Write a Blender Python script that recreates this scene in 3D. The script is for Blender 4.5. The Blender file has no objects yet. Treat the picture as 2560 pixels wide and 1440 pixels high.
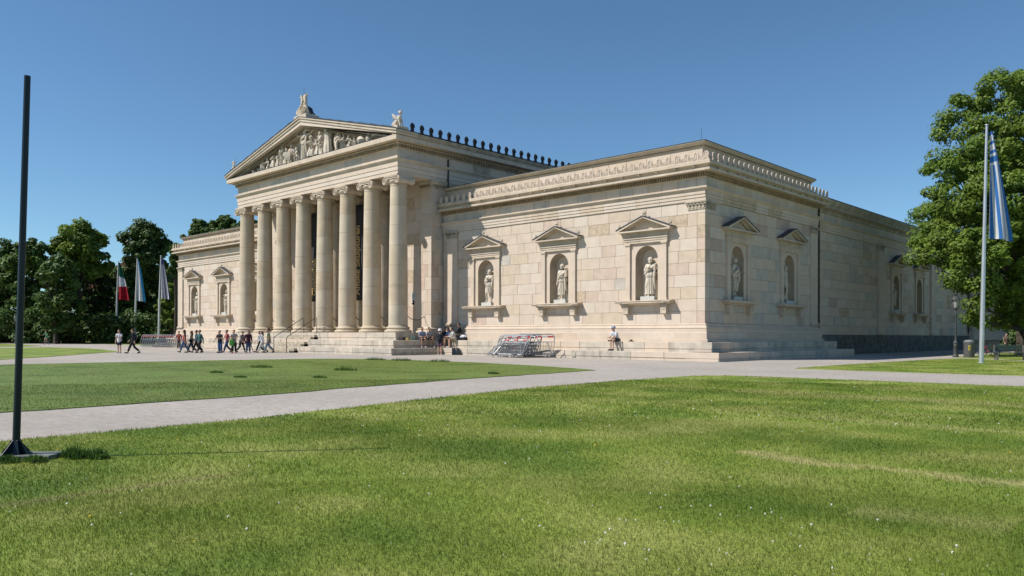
import bpy, math, random
import numpy as np
from mathutils import Vector, Matrix, Euler
rng = random.Random(7)
nrs = np.random.RandomState(11)
S = bpy.context.scene
COL = S.collection
PI = math.pi
rad = math.radians

# ------------------------------------------------------------------ camera, sky, sun, exposure
CAM = Vector((24.017, -42.471, 1.46))
def set_camera():
    yaw, pitch, roll = 0.7537, 0.0024, 0.0025
    F = Vector((-math.sin(yaw), math.cos(yaw), 0)); R = Vector((math.cos(yaw), math.sin(yaw), 0)); U = Vector((0, 0, 1))
    F2 = F * math.cos(pitch) + U * math.sin(pitch); U2 = U * math.cos(pitch) - F * math.sin(pitch)
    R3 = R * math.cos(roll) + U2 * math.sin(roll); U3 = U2 * math.cos(roll) - R * math.sin(roll)
    cd = bpy.data.cameras.new('camera'); co = bpy.data.objects.new('camera', cd); COL.objects.link(co)
    cd.sensor_width = 36; cd.lens = 36 * 1977.67 / 2560; cd.shift_y = 114.08 / 2560
    cd.clip_start = 0.1; cd.clip_end = 3000
    m = Matrix((( R3.x, U3.x, -F2.x, CAM.x), (R3.y, U3.y, -F2.y, CAM.y), (R3.z, U3.z, -F2.z, CAM.z), (0, 0, 0, 1)))
    co.matrix_world = m
    S.camera = co
set_camera()
SUN_EL = rad(47.0); SUN_AZ = math.atan2(-0.562, -0.827)      # direction towards the sun, (sin, cos) of azimuth = (x, y)
w = bpy.data.worlds.new('World'); S.world = w; w.use_nodes = True
nt = w.node_tree; bg = nt.nodes['Background']; sky = nt.nodes.new('ShaderNodeTexSky')
sky.sky_type = 'NISHITA'; sky.sun_disc = False; sky.sun_elevation = SUN_EL; sky.sun_rotation = SUN_AZ % (2 * PI)
sky.air_density = 1.0; sky.dust_density = 0.0; sky.ozone_density = 4.0; sky.altitude = 900
tint = nt.nodes.new('ShaderNodeMix'); tint.data_type = 'RGBA'; tint.blend_type = 'MULTIPLY'; tint.inputs[0].default_value = 1.0
tint.inputs[7].default_value = (0.79, 0.962, 1.0, 1)
nt.links.new(sky.outputs[0], tint.inputs[6]); nt.links.new(tint.outputs[2], bg.inputs['Color']); bg.inputs['Strength'].default_value = 0.093
sl = bpy.data.lights.new('sun', 'SUN'); so = bpy.data.objects.new('sun', sl); COL.objects.link(so)
sl.energy = 4.6; sl.angle = rad(0.53); sl.color = (1.0, 0.945, 0.875)
d = Vector((0.562 * math.cos(SUN_EL), 0.827 * math.cos(SUN_EL), -math.sin(SUN_EL)))
so.rotation_euler = d.to_track_quat('-Z', 'Y').to_euler(); so.location = (0, -20, 40)
S.view_settings.view_transform = 'Standard'; S.view_settings.look = 'None'
S.view_settings.exposure = 0.36; S.view_settings.gamma = 1.0; S.view_settings.use_curve_mapping = False
S.render.engine = 'CYCLES'; S.cycles.max_bounces = 6; S.cycles.transparent_max_bounces = 8
try: S.cycles.use_denoising = True
except Exception: pass

# ------------------------------------------------------------------ materials
MATS = {}
def mat(name, col, rough=0.8, var=0.12, scale=2.0, streak=0.0, bump=0.0, bscale=30, metal=0.0, spec=0.3, col2=None, big=0.0, obj=False, trans=0.0):
    """procedural material: base colour varied by noise; optional rain streaks, second colour, bump, translucency"""
    if name in MATS: return MATS[name]
    m = bpy.data.materials.new(name); m.use_nodes = True; t = m.node_tree; N = t.nodes; L = t.links
    b = N['Principled BSDF']; b.inputs['Roughness'].default_value = rough; b.inputs['Metallic'].default_value = metal
    b.inputs['Specular IOR Level'].default_value = spec
    geo = N.new('ShaderNodeNewGeometry'); pos = geo.outputs['Position']
    def noise(sc, det=4, vec=None, ro=0.55):
        n = N.new('ShaderNodeTexNoise'); n.inputs['Scale'].default_value = sc; n.inputs['Detail'].default_value = det
        n.inputs['Roughness'].default_value = ro
        L.new(vec or pos, n.inputs['Vector']); return n.outputs['Fac']
    def mixc(f, a, c, mode='MIX'):
        x = N.new('ShaderNodeMix'); x.data_type = 'RGBA'; x.blend_type = mode
        if hasattr(f, 'links'): L.new(f, x.inputs[0])
        else: x.inputs[0].default_value = f
        for i, v in ((6, a), (7, c)):
            if hasattr(v, 'links'): L.new(v, x.inputs[i])
            else: x.inputs[i].default_value = (*v, 1)
        return x.outputs[2]
    def ramp(f, lo, hi, a=0.0, c=1.0):
        r = N.new('ShaderNodeMapRange'); L.new(f, r.inputs['Value'])
        for k, v in zip(('From Min', 'From Max', 'To Min', 'To Max'), (lo, hi, a, c)): r.inputs[k].default_value = v
        return r.outputs[0]
    dark = tuple(c * (1 - var * 1.6) for c in col); lite = tuple(min(1, c * (1 + var)) for c in col)
    c = mixc(ramp(noise(scale), 0.3, 0.7), dark, lite)
    if col2: c = mixc(ramp(noise(scale * 0.35, 3), 0.46, 0.62), c, col2)
    if big: c = mixc(ramp(noise(0.22, 3), 0.35, 0.7, 0, big), c, tuple(x * 0.7 for x in col))
    if streak:
        mp = N.new('ShaderNodeMapping'); mp.inputs['Scale'].default_value = (3.0, 3.0, 0.22); L.new(pos, mp.inputs['Vector'])
        s = noise(1.0, 5, mp.outputs[0], 0.65)
        c = mixc(ramp(s, 0.52, 0.75, 0, streak), c, (0.10, 0.095, 0.085))
    L.new(c, b.inputs['Base Color'])
    if bump:
        bn = N.new('ShaderNodeBump'); bn.inputs['Strength'].default_value = bump; bn.inputs['Distance'].default_value = 0.02
        L.new(noise(bscale, 5), bn.inputs['Height']); L.new(bn.outputs[0], b.inputs['Normal'])
    if trans:
        tr = N.new('ShaderNodeBsdfTranslucent'); mx = N.new('ShaderNodeMixShader'); mx.inputs[0].default_value = trans
        L.new(c, tr.inputs[0]); L.new(b.outputs[0], mx.inputs[1]); L.new(tr.outputs[0], mx.inputs[2])
        L.new(mx.outputs[0], N['Material Output'].inputs['Surface'])
    MATS[name] = m
    return m
STONE = [mat('stone_cream', (.55, .455, .36), var=.055, scale=1.3, streak=.07, bump=.25, bscale=14),
         mat('stone_pale', (.57, .485, .395), var=.05, scale=1.6, streak=.05, bump=.25, bscale=14),
         mat('stone_sand', (.53, .43, .325), var=.07, scale=1.8, streak=.07, bump=.25, bscale=14),
         mat('stone_rose', (.525, .41, .325), var=.10, scale=2.2, streak=.10, bump=.25, bscale=14),
         mat('stone_grey', (.475, .43, .365), var=.10, scale=1.7, streak=.22, bump=.25, bscale=14),
         mat('stone_veined', (.475, .375, .27), var=.16, scale=3.5, streak=.1, bump=.25, bscale=14)]
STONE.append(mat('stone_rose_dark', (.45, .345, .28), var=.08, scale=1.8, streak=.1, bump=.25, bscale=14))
CREAM, PALE, SAND, ROSE, GREY, VEIN, ROSED = STONE
JOINT = mat('mortar_joint', (.42, .355, .28), var=.2, scale=3)  # tone of the backing wall seen in the joints between blocks
TRIM = mat('stone_trim', (.53, .445, .345), var=.10, scale=1.1, streak=.22, bump=.3, bscale=18)
TRIMD = mat('stone_trim_weathered', (.40, .345, .265), var=.22, scale=1.6, streak=.45, bump=.35, bscale=18)
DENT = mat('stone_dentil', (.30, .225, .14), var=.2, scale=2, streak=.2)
STEPM = mat('stone_step', (.51, .445, .36), var=.15, scale=1.4, streak=.25, bump=.35, bscale=20)
STEPG = mat('stone_step_grey', (.45, .405, .335), var=.16, scale=1.6, streak=.3, bump=.35, bscale=20)
BASED = mat('dark_basalt_base', (.12, .118, .105), var=.35, scale=2.2, streak=.5, bump=.4, bscale=14)
STATUE = mat('statue_marble', (.56, .495, .40), var=.08, scale=3, streak=.14, bump=.2, bscale=20)
PED = mat('statue_plinth_marble', (.50, .50, .46), var=.06, scale=3)
LEAD = mat('roof_lead', (.045, .05, .06), rough=.5, var=.2, scale=1.5)
COPPER = mat('dark_bronze', (.018, .019, .025), rough=.55, var=.2, scale=4)
PIPE = mat('brown_pipe', (.05, .032, .028), rough=.5, var=.2)
INT = mat('hall_plaster', (.42, .34, .25), var=.1, scale=1.0)
DARKDOOR = mat('door_dark_bronze', (.02, .017, .015), rough=.5)
BANNER = mat('banner_cloth', (.040, .036, .040), rough=.9, var=.15, scale=3)
GOLD = mat('banner_gold_print', (.55, .38, .15), rough=.8, var=.05)
BANW = mat('banner_pale_print', (.35, .34, .33), rough=.9, var=.3, scale=6)

# ------------------------------------------------------------------ mesh builder and object helpers
class MB:
    def __init__(s): s.v = []; s.f = []; s.mi = []; s.m = 0; s.smooth = False
    def add(s, v, f):
        o = len(s.v); s.v += [tuple(p) for p in v]; s.f += [tuple(i + o for i in q) for q in f]; s.mi += [s.m] * len(f)
    def box(s, x0, x1, y0, y1, z0, z1):
        s.add([(x0, y0, z0), (x1, y0, z0), (x1, y1, z0), (x0, y1, z0), (x0, y0, z1), (x1, y0, z1), (x1, y1, z1), (x0, y1, z1)],
              [(0, 3, 2, 1), (4, 5, 6, 7), (0, 1, 5, 4), (1, 2, 6, 5), (2, 3, 7, 6), (3, 0, 4, 7)])
    def cbox(s, x0, x1, y0, y1, z0, z1, c=0.03):
        """box with all edges cut back (24 verts)"""
        v = []; f = []
        X = (x0, x1); Y = (y0, y1); Z = (z0, z1)
        def P(i, j, k, a):
            p = [X[i], Y[j], Z[k]]; sg = [(1, -1)[i], (1, -1)[j], (1, -1)[k]]
            for t in range(3):
                if t != a: p[t] += sg[t] * c
            return tuple(p)
        idx = {}
        for i in (0, 1):
            for j in (0, 1):
                for k in (0, 1):
                    for a in range(3): idx[i, j, k, a] = len(v); v.append(P(i, j, k, a))
        g = lambda i, j, k, a: idx[i, j, k, a]
        for i in (0, 1):
            q = [g(i, 0, 0, 0), g(i, 1, 0, 0), g(i, 1, 1, 0), g(i, 0, 1, 0)]; f.append(q if i else q[::-1])
            q = [g(0, i, 0, 1), g(0, i, 1, 1), g(1, i, 1, 1), g(1, i, 0, 1)]; f.append(q if i else q[::-1])
            q = [g(0, 0, i, 2), g(1, 0, i, 2), g(1, 1, i, 2), g(0, 1, i, 2)]; f.append(q if i else q[::-1])
        for j in (0, 1):
            for k in (0, 1):
                f.append((g(0, j, k, 1), g(1, j, k, 1), g(1, j, k, 2), g(0, j, k, 2)))
                f.append((g(j, 0, k, 0), g(j, 1, k, 0), g(j, 1, k, 2), g(j, 0, k, 2)))
                f.append((g(j, k, 0, 0), g(j, k, 1, 0), g(j, k, 1, 1), g(j, k, 0, 1)))
                for i in (0, 1): f.append((g(i, j, k, 0), g(i, j, k, 1), g(i, j, k, 2))) if k < 2 else None
        s.add(v, f)
    def tube(s, pts, r, n=6, cap=True):
        pts = [Vector(p) for p in pts]; rs = r if isinstance(r, (list, tuple)) else [r] * len(pts)
        v = []; f = []; prev = None
        for i, p in enumerate(pts):
            t = (pts[min(i + 1, len(pts) - 1)] - pts[max(i - 1, 0)]).normalized()
            a = prev if prev is not None else (Vector((0, 0, 1)) if abs(t.z) < .9 else Vector((1, 0, 0)))
            a = (a - t * a.dot(t)).normalized(); b = t.cross(a); prev = a
            for k in range(n):
                an = 2 * PI * k / n; v.append(tuple(p + (a * math.cos(an) + b * math.sin(an)) * rs[i]))
        for i in range(len(pts) - 1):
            for k in range(n):
                k2 = (k + 1) % n; f.append((i * n + k, i * n + k2, (i + 1) * n + k2, (i + 1) * n + k))
        if cap:
            f.append(tuple(range(n))[::-1]); o = (len(pts) - 1) * n; f.append(tuple(o + k for k in range(n)))
        s.add(v, f)
    def lathe(s, prof, n=24, c=(0, 0, 0), sx=1, sy=1, fold=0, nf=0, tw=0):
        v = []; f = []
        for i, (r, z) in enumerate(prof):
            for k in range(n):
                an = 2 * PI * k / n; rr = r * (1 + (fold * math.sin(nf * an + tw * z) if nf else 0))
                v.append((c[0] + rr * math.cos(an) * sx, c[1] + rr * math.sin(an) * sy, c[2] + z))
        for i in range(len(prof) - 1):
            for k in range(n):
                k2 = (k + 1) % n; f.append((i * n + k, i * n + k2, (i + 1) * n + k2, (i + 1) * n + k))
        f.append(tuple(range(n))[::-1]); o = (len(prof) - 1) * n; f.append(tuple(o + k for k in range(n)))
        s.add(v, f)
    def ball(s, c, r, n=8, sx=1, sy=1, sz=1):
        s.lathe([(max(r * math.sin(PI * i / n), 1e-4), -r * sz * math.cos(PI * i / n)) for i in range(n + 1)], n + 2, c, sx, sy)
    def prism(s, poly, y0, y1):
        """polygon in (x, z) extruded in y from y0 (front) to y1"""
        n = len(poly); v = [(x, y0, z) for x, z in poly] + [(x, y1, z) for x, z in poly]
        s.add(v, [tuple(range(n)), tuple(range(n, 2 * n))[::-1]] + [(i, i + n, (i + 1) % n + n, (i + 1) % n) for i in range(n)])
    def flat(s, poly, z0, z1):
        n = len(poly); v = [(x, y, z0) for x, y in poly] + [(x, y, z1) for x, y in poly]
        s.add(v, [tuple(range(n))[::-1], tuple(range(n, 2 * n))] + [(i, (i + 1) % n, (i + 1) % n + n, i + n) for i in range(n)])
    def sweep(s, path, prof, closed=False):
        """moulding: prof [(out, z)] swept along the plan path [(x, y)], outward = right hand of travel, mitred"""
        n = len(path); P = [Vector((x, y)) for x, y in path]; v = []; f = []; m = len(prof)
        def nrm(a, b): t = (b - a).normalized(); return Vector((t.y, -t.x))
        for i in range(n):
            if closed: n1 = nrm(P[i - 1], P[i]); n2 = nrm(P[i], P[(i + 1) % n])
            else:
                n1 = nrm(P[max(i - 1, 0)], P[max(i, 1)]); n2 = nrm(P[min(i, n - 2)], P[min(i + 1, n - 1)])
            q = (n1 + n2) / (1 + n1.dot(n2))
            for o, z in prof: v.append((P[i].x + q.x * o, P[i].y + q.y * o, z))
        for i in range(n if closed else n - 1):
            j = (i + 1) % n
            for k in range(m):
                k2 = (k + 1) % m; f.append((i * m + k, j * m + k, j * m + k2, i * m + k2))
        if not closed: f.append(tuple(range(m))); f.append(tuple((n - 1) * m + k for k in range(m))[::-1])
        s.add(v, f)
    def mesh(s, name, mats, smooth=None):
        me = bpy.data.meshes.new(name); me.from_pydata(s.v, [], s.f)
        for m in (mats if isinstance(mats, (list, tuple)) else [mats]): me.materials.append(m)
        if max(s.mi or [0]): me.polygons.foreach_set('material_index', s.mi)
        import bmesh
        bm = bmesh.new(); bm.from_mesh(me); bmesh.ops.recalc_face_normals(bm, faces=bm.faces); bm.to_mesh(me); bm.free()
        if smooth or (smooth is None and s.smooth):
            me.polygons.foreach_set('use_smooth', [True] * len(me.polygons))
            try: me.set_sharp_from_angle(angle=rad(40))
            except Exception: pass
        return me
    def build(s, name, mats, parent=None, smooth=None, loc=None, rot=None):
        return obj(name, s.mesh(name, mats, smooth), parent, loc, rot)
def obj(name, me, parent=None, loc=None, rot=None, scale=None):
    o = bpy.data.objects.new(name, me); COL.objects.link(o)
    if parent is not None: o.parent = parent
    if loc is not None: o.location = loc
    if rot is not None: o.rotation_euler = rot
    if scale is not None: o.scale = scale if hasattr(scale, '__len__') else (scale,) * 3
    return o
def tag(o, label=None, cat=None, group=None, kind=None):
    if label: o['label'] = label
    if cat: o['category'] = cat
    if group: o['group'] = group
    if kind: o['kind'] = kind
    return o
def thing(name, label, cat, loc=(0, 0, 0), rz=0, group=None, scale=1):
    return tag(obj(name, None, None, loc, (0, 0, rz), scale), label, cat, group)
def children(o): return [c for c in list(bpy.data.objects) if c.parent == o]
def link_copy(o, parent, loc=None, rot=None):
    c = o.copy(); COL.objects.link(c); c.parent = parent
    if loc is not None: c.location = loc
    if rot is not None: c.rotation_euler = rot
    return c
KIDS = {}
def copy_tree(o, kids, parent=None):
    c = o.copy(); COL.objects.link(c)
    if parent is not None: c.parent = parent
    for k in kids.get(o, []): copy_tree(k, kids, c)
    return c
def stuff(o): o['kind'] = 'stuff'; return o

# ------------------------------------------------------------------ ground
GRAVEL = mat('gravel', (.385, .345, .30), rough=.95, var=.20, scale=11, big=.55, bump=.5, bscale=60, col2=(.42, .385, .345))
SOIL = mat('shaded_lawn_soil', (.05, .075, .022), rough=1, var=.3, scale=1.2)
def grass_mat(name, trans, k=1.0, bands=1.0):
    m = bpy.data.materials.new(name); m.use_nodes = True; t = m.node_tree; N = t.nodes; L = t.links; b = N['Principled BSDF']
    b.inputs['Roughness'].default_value = .6; b.inputs['Specular IOR Level'].default_value = .25
    geo = N.new('ShaderNodeNewGeometry')
    def noise(sc, det, mscale=(1, 1, 1), rz=0):
        mp = N.new('ShaderNodeMapping'); mp.inputs['Scale'].default_value = mscale; mp.inputs['Rotation'].default_value[2] = rz
        L.new(geo.outputs['Position'], mp.inputs['Vector'])
        n = N.new('ShaderNodeTexNoise'); n.inputs['Scale'].default_value = sc; n.inputs['Detail'].default_value = det; L.new(mp.outputs[0], n.inputs['Vector']); return n.outputs['Fac']
    def ramp(f, stops):
        r = N.new('ShaderNodeValToRGB'); L.new(f, r.inputs[0]); e = r.color_ramp.elements
        while len(e) < len(stops): e.new(.5)
        for q, (p, c) in zip(e, stops): q.position = p; q.color = (*c, 1)
        return r.outputs[0]
    a = ramp(noise(.55, 5), [(.36, (.108 * k, .170 * k, .018)), (.5, (.168 * k, .222 * k, .030)), (.64, ((.245 if bands else .155) * k, (.275 if bands else .238) * k, .062 if bands else .032))])
    c2 = ramp(noise(.16, 3, (1, .45, 1), .6), [(.42, (1, 1, 1)), (.62, (1.16, 1.12, 1.25))])
    mx = N.new('ShaderNodeMix'); mx.data_type = 'RGBA'; mx.blend_type = 'MULTIPLY'; mx.inputs[0].default_value = 1; L.new(a, mx.inputs[6]); L.new(c2, mx.inputs[7])
    # straw coloured dry streaks that run with the old path edge
    s = ramp(noise(.5, 4, (2.2, .22, 1), .25), [(.66, (0, 0, 0)), (.75, (1, 1, 1))])
    m2 = N.new('ShaderNodeMix'); m2.data_type = 'RGBA'; L.new(s, m2.inputs[0]); L.new(mx.outputs[2], m2.inputs[6]); m2.inputs[7].default_value = (.30, .25, .11, 1)
    sx = N.new('ShaderNodeSeparateXYZ'); L.new(geo.outputs['Position'], sx.inputs[0])
    def M(op, a_, b_=None, c_=None):
        q = N.new('ShaderNodeMath'); q.operation = op
        for i_, v_ in enumerate((a_, b_, c_)):
            if v_ is None: continue
            if hasattr(v_, 'links'): L.new(v_, q.inputs[i_])
            else: q.inputs[i_].default_value = v_
        return q.outputs[0]
    wob = noise(.35, 2)
    yy = M('ADD', sx.outputs[1], M('MULTIPLY', wob, 4.5))
    band = M('MULTIPLY_ADD', M('SINE', M('MULTIPLY', yy, 1.55)), (.09 if bands else .03), 1.0)
    m4 = N.new('ShaderNodeVectorMath'); m4.operation = 'SCALE'; L.new(m2.outputs[2], m4.inputs[0]); L.new(band, m4.inputs['Scale'])
    wo2 = M('MULTIPLY', M('SUBTRACT', noise(.9, 4), .5), .9)
    def line(y0, wdt, x0, x1, amt):
        dd = M('ABSOLUTE', M('ADD', M('SUBTRACT', sx.outputs[1], y0), wo2)); mk = M('SUBTRACT', 1.0, M('DIVIDE', dd, wdt)); mk = M('MAXIMUM', mk, 0.0)
        ga = M('GREATER_THAN', sx.outputs[0], x0); gb = M('LESS_THAN', sx.outputs[0], x1)
        return M('MINIMUM', M('MULTIPLY', M('MULTIPLY', M('MULTIPLY', mk, ga), gb), M('MULTIPLY', noise(1.6, 4), amt)), 1.0)
    dry = M('MAXIMUM', M('MAXIMUM', line(-33.45, .30, 19.3, 24.5, 1.9), line(-28.6, .5, 17.5, 26, .9)), M('MAXIMUM', line(-35.6, .45, 21.6, 22.7, .7), line(-23.2, .8, 14, 27, .9)))
    m5 = N.new('ShaderNodeMix'); m5.data_type = 'RGBA'; L.new(dry, m5.inputs[0]); L.new(m4.outputs[0], m5.inputs[6]); m5.inputs[7].default_value = (.38, .35, .14, 1); m2 = m5
    rnd = ramp(geo.outputs['Random Per Island'], [(0, (.68, .72, .65)), (1, (1.35, 1.28, 1.45))])
    m3 = N.new('ShaderNodeMix'); m3.data_type = 'RGBA'; m3.blend_type = 'MULTIPLY'; m3.inputs[0].default_value = 1 if trans else 0; L.new(m2.outputs[2], m3.inputs[6]); L.new(rnd, m3.inputs[7])
    L.new(m3.outputs[2], b.inputs['Base Color'])
    if trans:
        tr = N.new('ShaderNodeBsdfTranslucent'); ms = N.new('ShaderNodeMixShader'); ms.inputs[0].default_value = .35
        L.new(m3.outputs[2], tr.inputs[0]); L.new(b.outputs[0], ms.inputs[1]); L.new(tr.outputs[0], ms.inputs[2]); L.new(ms.outputs[0], N['Material Output'].inputs['Surface'])
    else:
        bn = N.new('ShaderNodeBump'); bn.inputs['Strength'].default_value = .8; bn.inputs['Distance'].default_value = .04
        L.new(noise(14, 4), bn.inputs['Height']); L.new(bn.outputs[0], b.inputs['Normal'])
    return m
GRASSB = grass_mat('grass_blades', True); TURF = grass_mat('lawn_turf', False); GRASSA = grass_mat('grass_blades_deep', True, .76, 0); TURFA = grass_mat('lawn_turf_deep', False, .76, 0)
g = MB(); g.add([(-900, -500, 0), (500, -500, 0), (500, 900, 0), (-900, 900, 0)], [(0, 1, 2, 3)])
tag(g.build('ground', GRAVEL), kind='structure')
def ragged(poly, step=.7, amp=.11):
    """densify an outline and roughen it like a turf edge"""
    out = []; n = len(poly)
    for i in range(n):
        a = Vector(poly[i]); b = Vector(poly[(i + 1) % n]); k = max(1, int((b - a).length / step)); t = (b - a).normalized(); nn = Vector((t.y, -t.x))
        for j in range(k):
            p = a.lerp(b, j / k) + nn * (rng.uniform(-amp, amp) if j else 0); out.append((p.x, p.y))
    return out
LAWNS = {
 'A': [(-19.4, -60), (-19.4, -32), (-19.2, -26), (-18.7, -20), (-17.6, -15.6), (-15.2, -13.6), (-12, -12.9), (-6, -13.0), (-1, -14.0), (3.8, -15.8), (4.1, -18.5), (4.7, -23.4), (5.5, -28), (6.5, -32.5), (6.9, -36), (7.1, -40), (7.3, -60)],
 'B': [(12.2, -60), (11.7, -39.4), (11.4, -35.5), (10.4, -31.2), (9.5, -26.3), (9.1, -21), (9.2, -17), (9.9, -15.9), (12, -15.7), (15.3, -15.6), (19.1, -15.4), (34, -15.2), (40, -16), (40, -60)],
 'C': [(8.9, -7.7), (8.8, -1.4), (8.9, 5.2), (9.1, 11), (9.5, 15.5), (10.2, 15.9), (12, 14.4), (14.2, 12.8), (25, 9), (30, -7.5), (17.8, -7.9), (14.3, -8.2), (11.8, -8.1)],
 'D': [(8.6, 19.4), (10.6, 17.4), (13.6, 15.2), (20, 13), (40, 8), (60, 60), (20, 95), (7.5, 92), (7.6, 40)],
 'E': [(-73.5, -18), (-75, -13.6), (-66, -12.4), (-56, -14), (-45.1, -16.7), (-40.6, -20.5), (-33, -25.5), (-27.6, -30), (-27, -60), (-75, -60)],
 'F': [(-122, -30), (-118.4, -7.4), (-100.6, -8.8), (-86.4, -10.6), (-82.5, -13.5), (-83, -30)],
}
for k, poly in LAWNS.items():
    b = MB(); b.flat(ragged(poly), -.02, .020 if k != 'D' else .015)
    tag(b.build('lawn', TURFA if k == 'A' else TURF), kind='structure')
b = MB(); b.flat(ragged([(-89, 2.6), (-84, 20), (-84, 140), (-300, 260), (-420, 40), (-330, -60), (-150, -20), (-146, 4), (-120, 2.2), (-100, 2.0)], 3), -.02, .02)
tag(b.build('lawn', TURF), kind='structure')
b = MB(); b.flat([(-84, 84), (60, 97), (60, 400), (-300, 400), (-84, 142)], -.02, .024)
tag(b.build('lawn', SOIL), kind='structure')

def in_poly(px, py, poly):
    r = np.zeros(len(px), bool); n = len(poly)
    for i in range(n):
        x0, y0 = poly[i]; x1, y1 = poly[(i + 1) % n]
        if y0 == y1: continue
        c = ((y0 > py) != (y1 > py)) & (px < (x1 - x0) * (py - y0) / (y1 - y0) + x0); r ^= c
    return r
def tri_mesh(name, V, mats, F=None):
    """V: (n, k, 3) array of separate k-gons"""
    n, k, _ = V.shape; me = bpy.data.meshes.new(name)
    me.vertices.add(n * k); me.vertices.foreach_set('co', V.reshape(-1).astype(np.float32))
    me.loops.add(n * k); me.loops.foreach_set('vertex_index', np.arange(n * k, dtype=np.int32))
    me.polygons.add(n); me.polygons.foreach_set('loop_start', np.arange(0, n * k, k, dtype=np.int32))
    try: me.polygons.foreach_set('loop_total', np.full(n, k, dtype=np.int32))
    except Exception: pass
    for m in mats: me.materials.append(m)
    me.update(calc_edges=True); return me
def blades(x, y, h, wd, z0=.03, lean=.5):
    n = len(x); a = nrs.uniform(0, 2 * PI, n); la = nrs.uniform(0, 2 * PI, n); ln = nrs.uniform(.1, lean, n) * h
    base = np.stack([x, y, np.full(n, z0)], 1); dx = np.stack([np.cos(a) * wd, np.sin(a) * wd, np.zeros(n)], 1)
    tip = base + np.stack([np.cos(la) * ln, np.sin(la) * ln, h], 1)
    return np.stack([base - dx, base + dx, tip], 1)
fwd = math.atan2(math.cos(.7537), -math.sin(.7537))
def fan(n, r0, r1, half=.66):
    r = np.sqrt(nrs.uniform(r0 * r0, r1 * r1, n)); a = fwd + nrs.uniform(-half, half, n)
    return CAM.x + r * np.cos(a), CAM.y + r * np.sin(a)
def patchy(x, y):
    return .5 + .25 * np.sin(x * .9 + 1.3 * np.sin(y * .5)) + .25 * np.sin(y * 1.1 + 1.7 * np.sin(x * .37 + 2))
VB = []; VA = []
for r0, r1, dens, h0, wd in ((4.0, 8, 4600, .038, .0030), (8, 14, 1900, .040, .0045), (14, 26, 560, .045, .009), (26, 62, 75, .038, .014)):
    n = int(dens * (r1 * r1 - r0 * r0) * .66); x, y = fan(n, r0, r1)
    for q, OUT in (('B', VB), ('C', VB), ('A', VA)):
        k = in_poly(x + nrs.normal(0, .07, n), y + nrs.normal(0, .07, n), LAWNS[q]); xx, yy = x[k], y[k]
        if not len(xx): continue
        p = patchy(xx, yy); xk, yk = xx, yy
        OUT.append(blades(xk, yk, h0 * (.6 if q == 'A' else 1) * nrs.uniform(.5, 1.25, len(xk)) * (.88 + .24 * p), wd * nrs.uniform(.7, 1.3, len(xk)), .012, .9))
o = obj('grass', tri_mesh('grass', np.concatenate(VB), [GRASSB])); tag(o, 'light green mown grass of the foreground and right lawns', 'grass', kind='stuff')
o = obj('grass', tri_mesh('grass', np.concatenate(VA), [GRASSA])); tag(o, 'deep green mown grass of the left lawn beyond the path', 'grass', kind='stuff')
# taller unmown grass: round the dark pole's foot and in separate tufts on the left lawn
LONG = mat('long_grass', (.075, .145, .024), var=.35, scale=9, rough=.7, trans=.3)
def tuft(x, y, r, n, h, name='grass_tuft', label=None, group=None):
    a = nrs.uniform(0, 2 * PI, n); q = r * np.sqrt(nrs.uniform(0, 1, n)); V = blades(q * np.cos(a) * 1.6, q * np.sin(a), h * nrs.uniform(.4, 1.2, n) * (1.1 - q / r * .6), np.full(n, .012 if r > .1 else .006), 0, .6)
    o = obj(name, tri_mesh(name, V, [LONG]), None, (x, y, .03)); return tag(o, label, 'grass tuft', group)
for i, (x, y, r, h, lab) in enumerate([(-7.9, -24.6, .42, .16, 'widest low tuft of long grass on the left lawn, nearest the dark pole'),
        (-3.0, -23.6, .4, .2, 'tall dark grass tuft on the left lawn, second large one from the dark pole'),
        (1.1, -27.5, .2, .1, 'small grass tuft in the near middle of the left lawn'), (-.9, -29.3, .2, .08, 'low grass tuft nearest the gravel path on the left lawn'),
        (-4.6, -28.3, .22, .1, 'small low grass tuft left of the middle of the left lawn'), (3.3, -21.4, .16, .12, 'small grass tuft near the path side of the left lawn'),
        (-13.2, -14.4, .5, .2, 'dark tuft on the far edge of the left lawn under the stair foot'), (-11.3, -14.0, .45, .22, 'dark tuft on the far lawn edge in front of the portico columns'),
        (-8.4, -13.7, .45, .2, 'dark tuft at the far lawn edge before the portico step corner')]):
    tuft(x, y, r, 260, h, label=lab, group='long tufts on the left lawn')['kind'] = 'stuff'

# small flowers
DAISY = mat('daisy_white', (.55, .55, .50), var=.05); YEL = mat('daisy_yellow', (.6, .42, .02), var=.05)
def flowers(n, r0, r1, sz, m, name, lab, cl=None):
    if cl is None: x, y = fan(n, r0, r1)
    else:
        c = cl[nrs.randint(0, len(cl), n)]; x = c[:, 0] + nrs.normal(0, .45, n); y = c[:, 1] + nrs.normal(0, .45, n)
    k = in_poly(x, y, LAWNS['B']); x = x[k]; y = y[k]; n = len(x); a = np.arange(7) * 2 * PI / 7
    z = nrs.uniform(.05, .085, n); s = sz * nrs.uniform(.6, 1.3, n); t = nrs.uniform(-.5, .5, (n, 2))
    V = np.stack([x[:, None] + s[:, None] * np.cos(a), y[:, None] + s[:, None] * np.sin(a), z[:, None] + s[:, None] * (t[:, :1] * np.cos(a) + t[:, 1:] * np.sin(a))], 2)
    top = V + np.array([0, 0, .006]); return tag(obj(name, tri_mesh(name, np.concatenate([V, top]), [m])), lab, 'flowers', kind='stuff')
CL = np.array([(21.6, -37.2), (22.3, -36.9), (22.0, -37.6), (21.2, -37.7), (22.6, -37.9), (20.6, -37.9), (20.9, -36.5), (23.6, -35.1), (20.9, -38.3), (22.9, -37.4)])
flowers(300, 4.2, 16, .0075, DAISY, 'daisies', 'scattered small white daisies in the foreground lawn')
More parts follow.
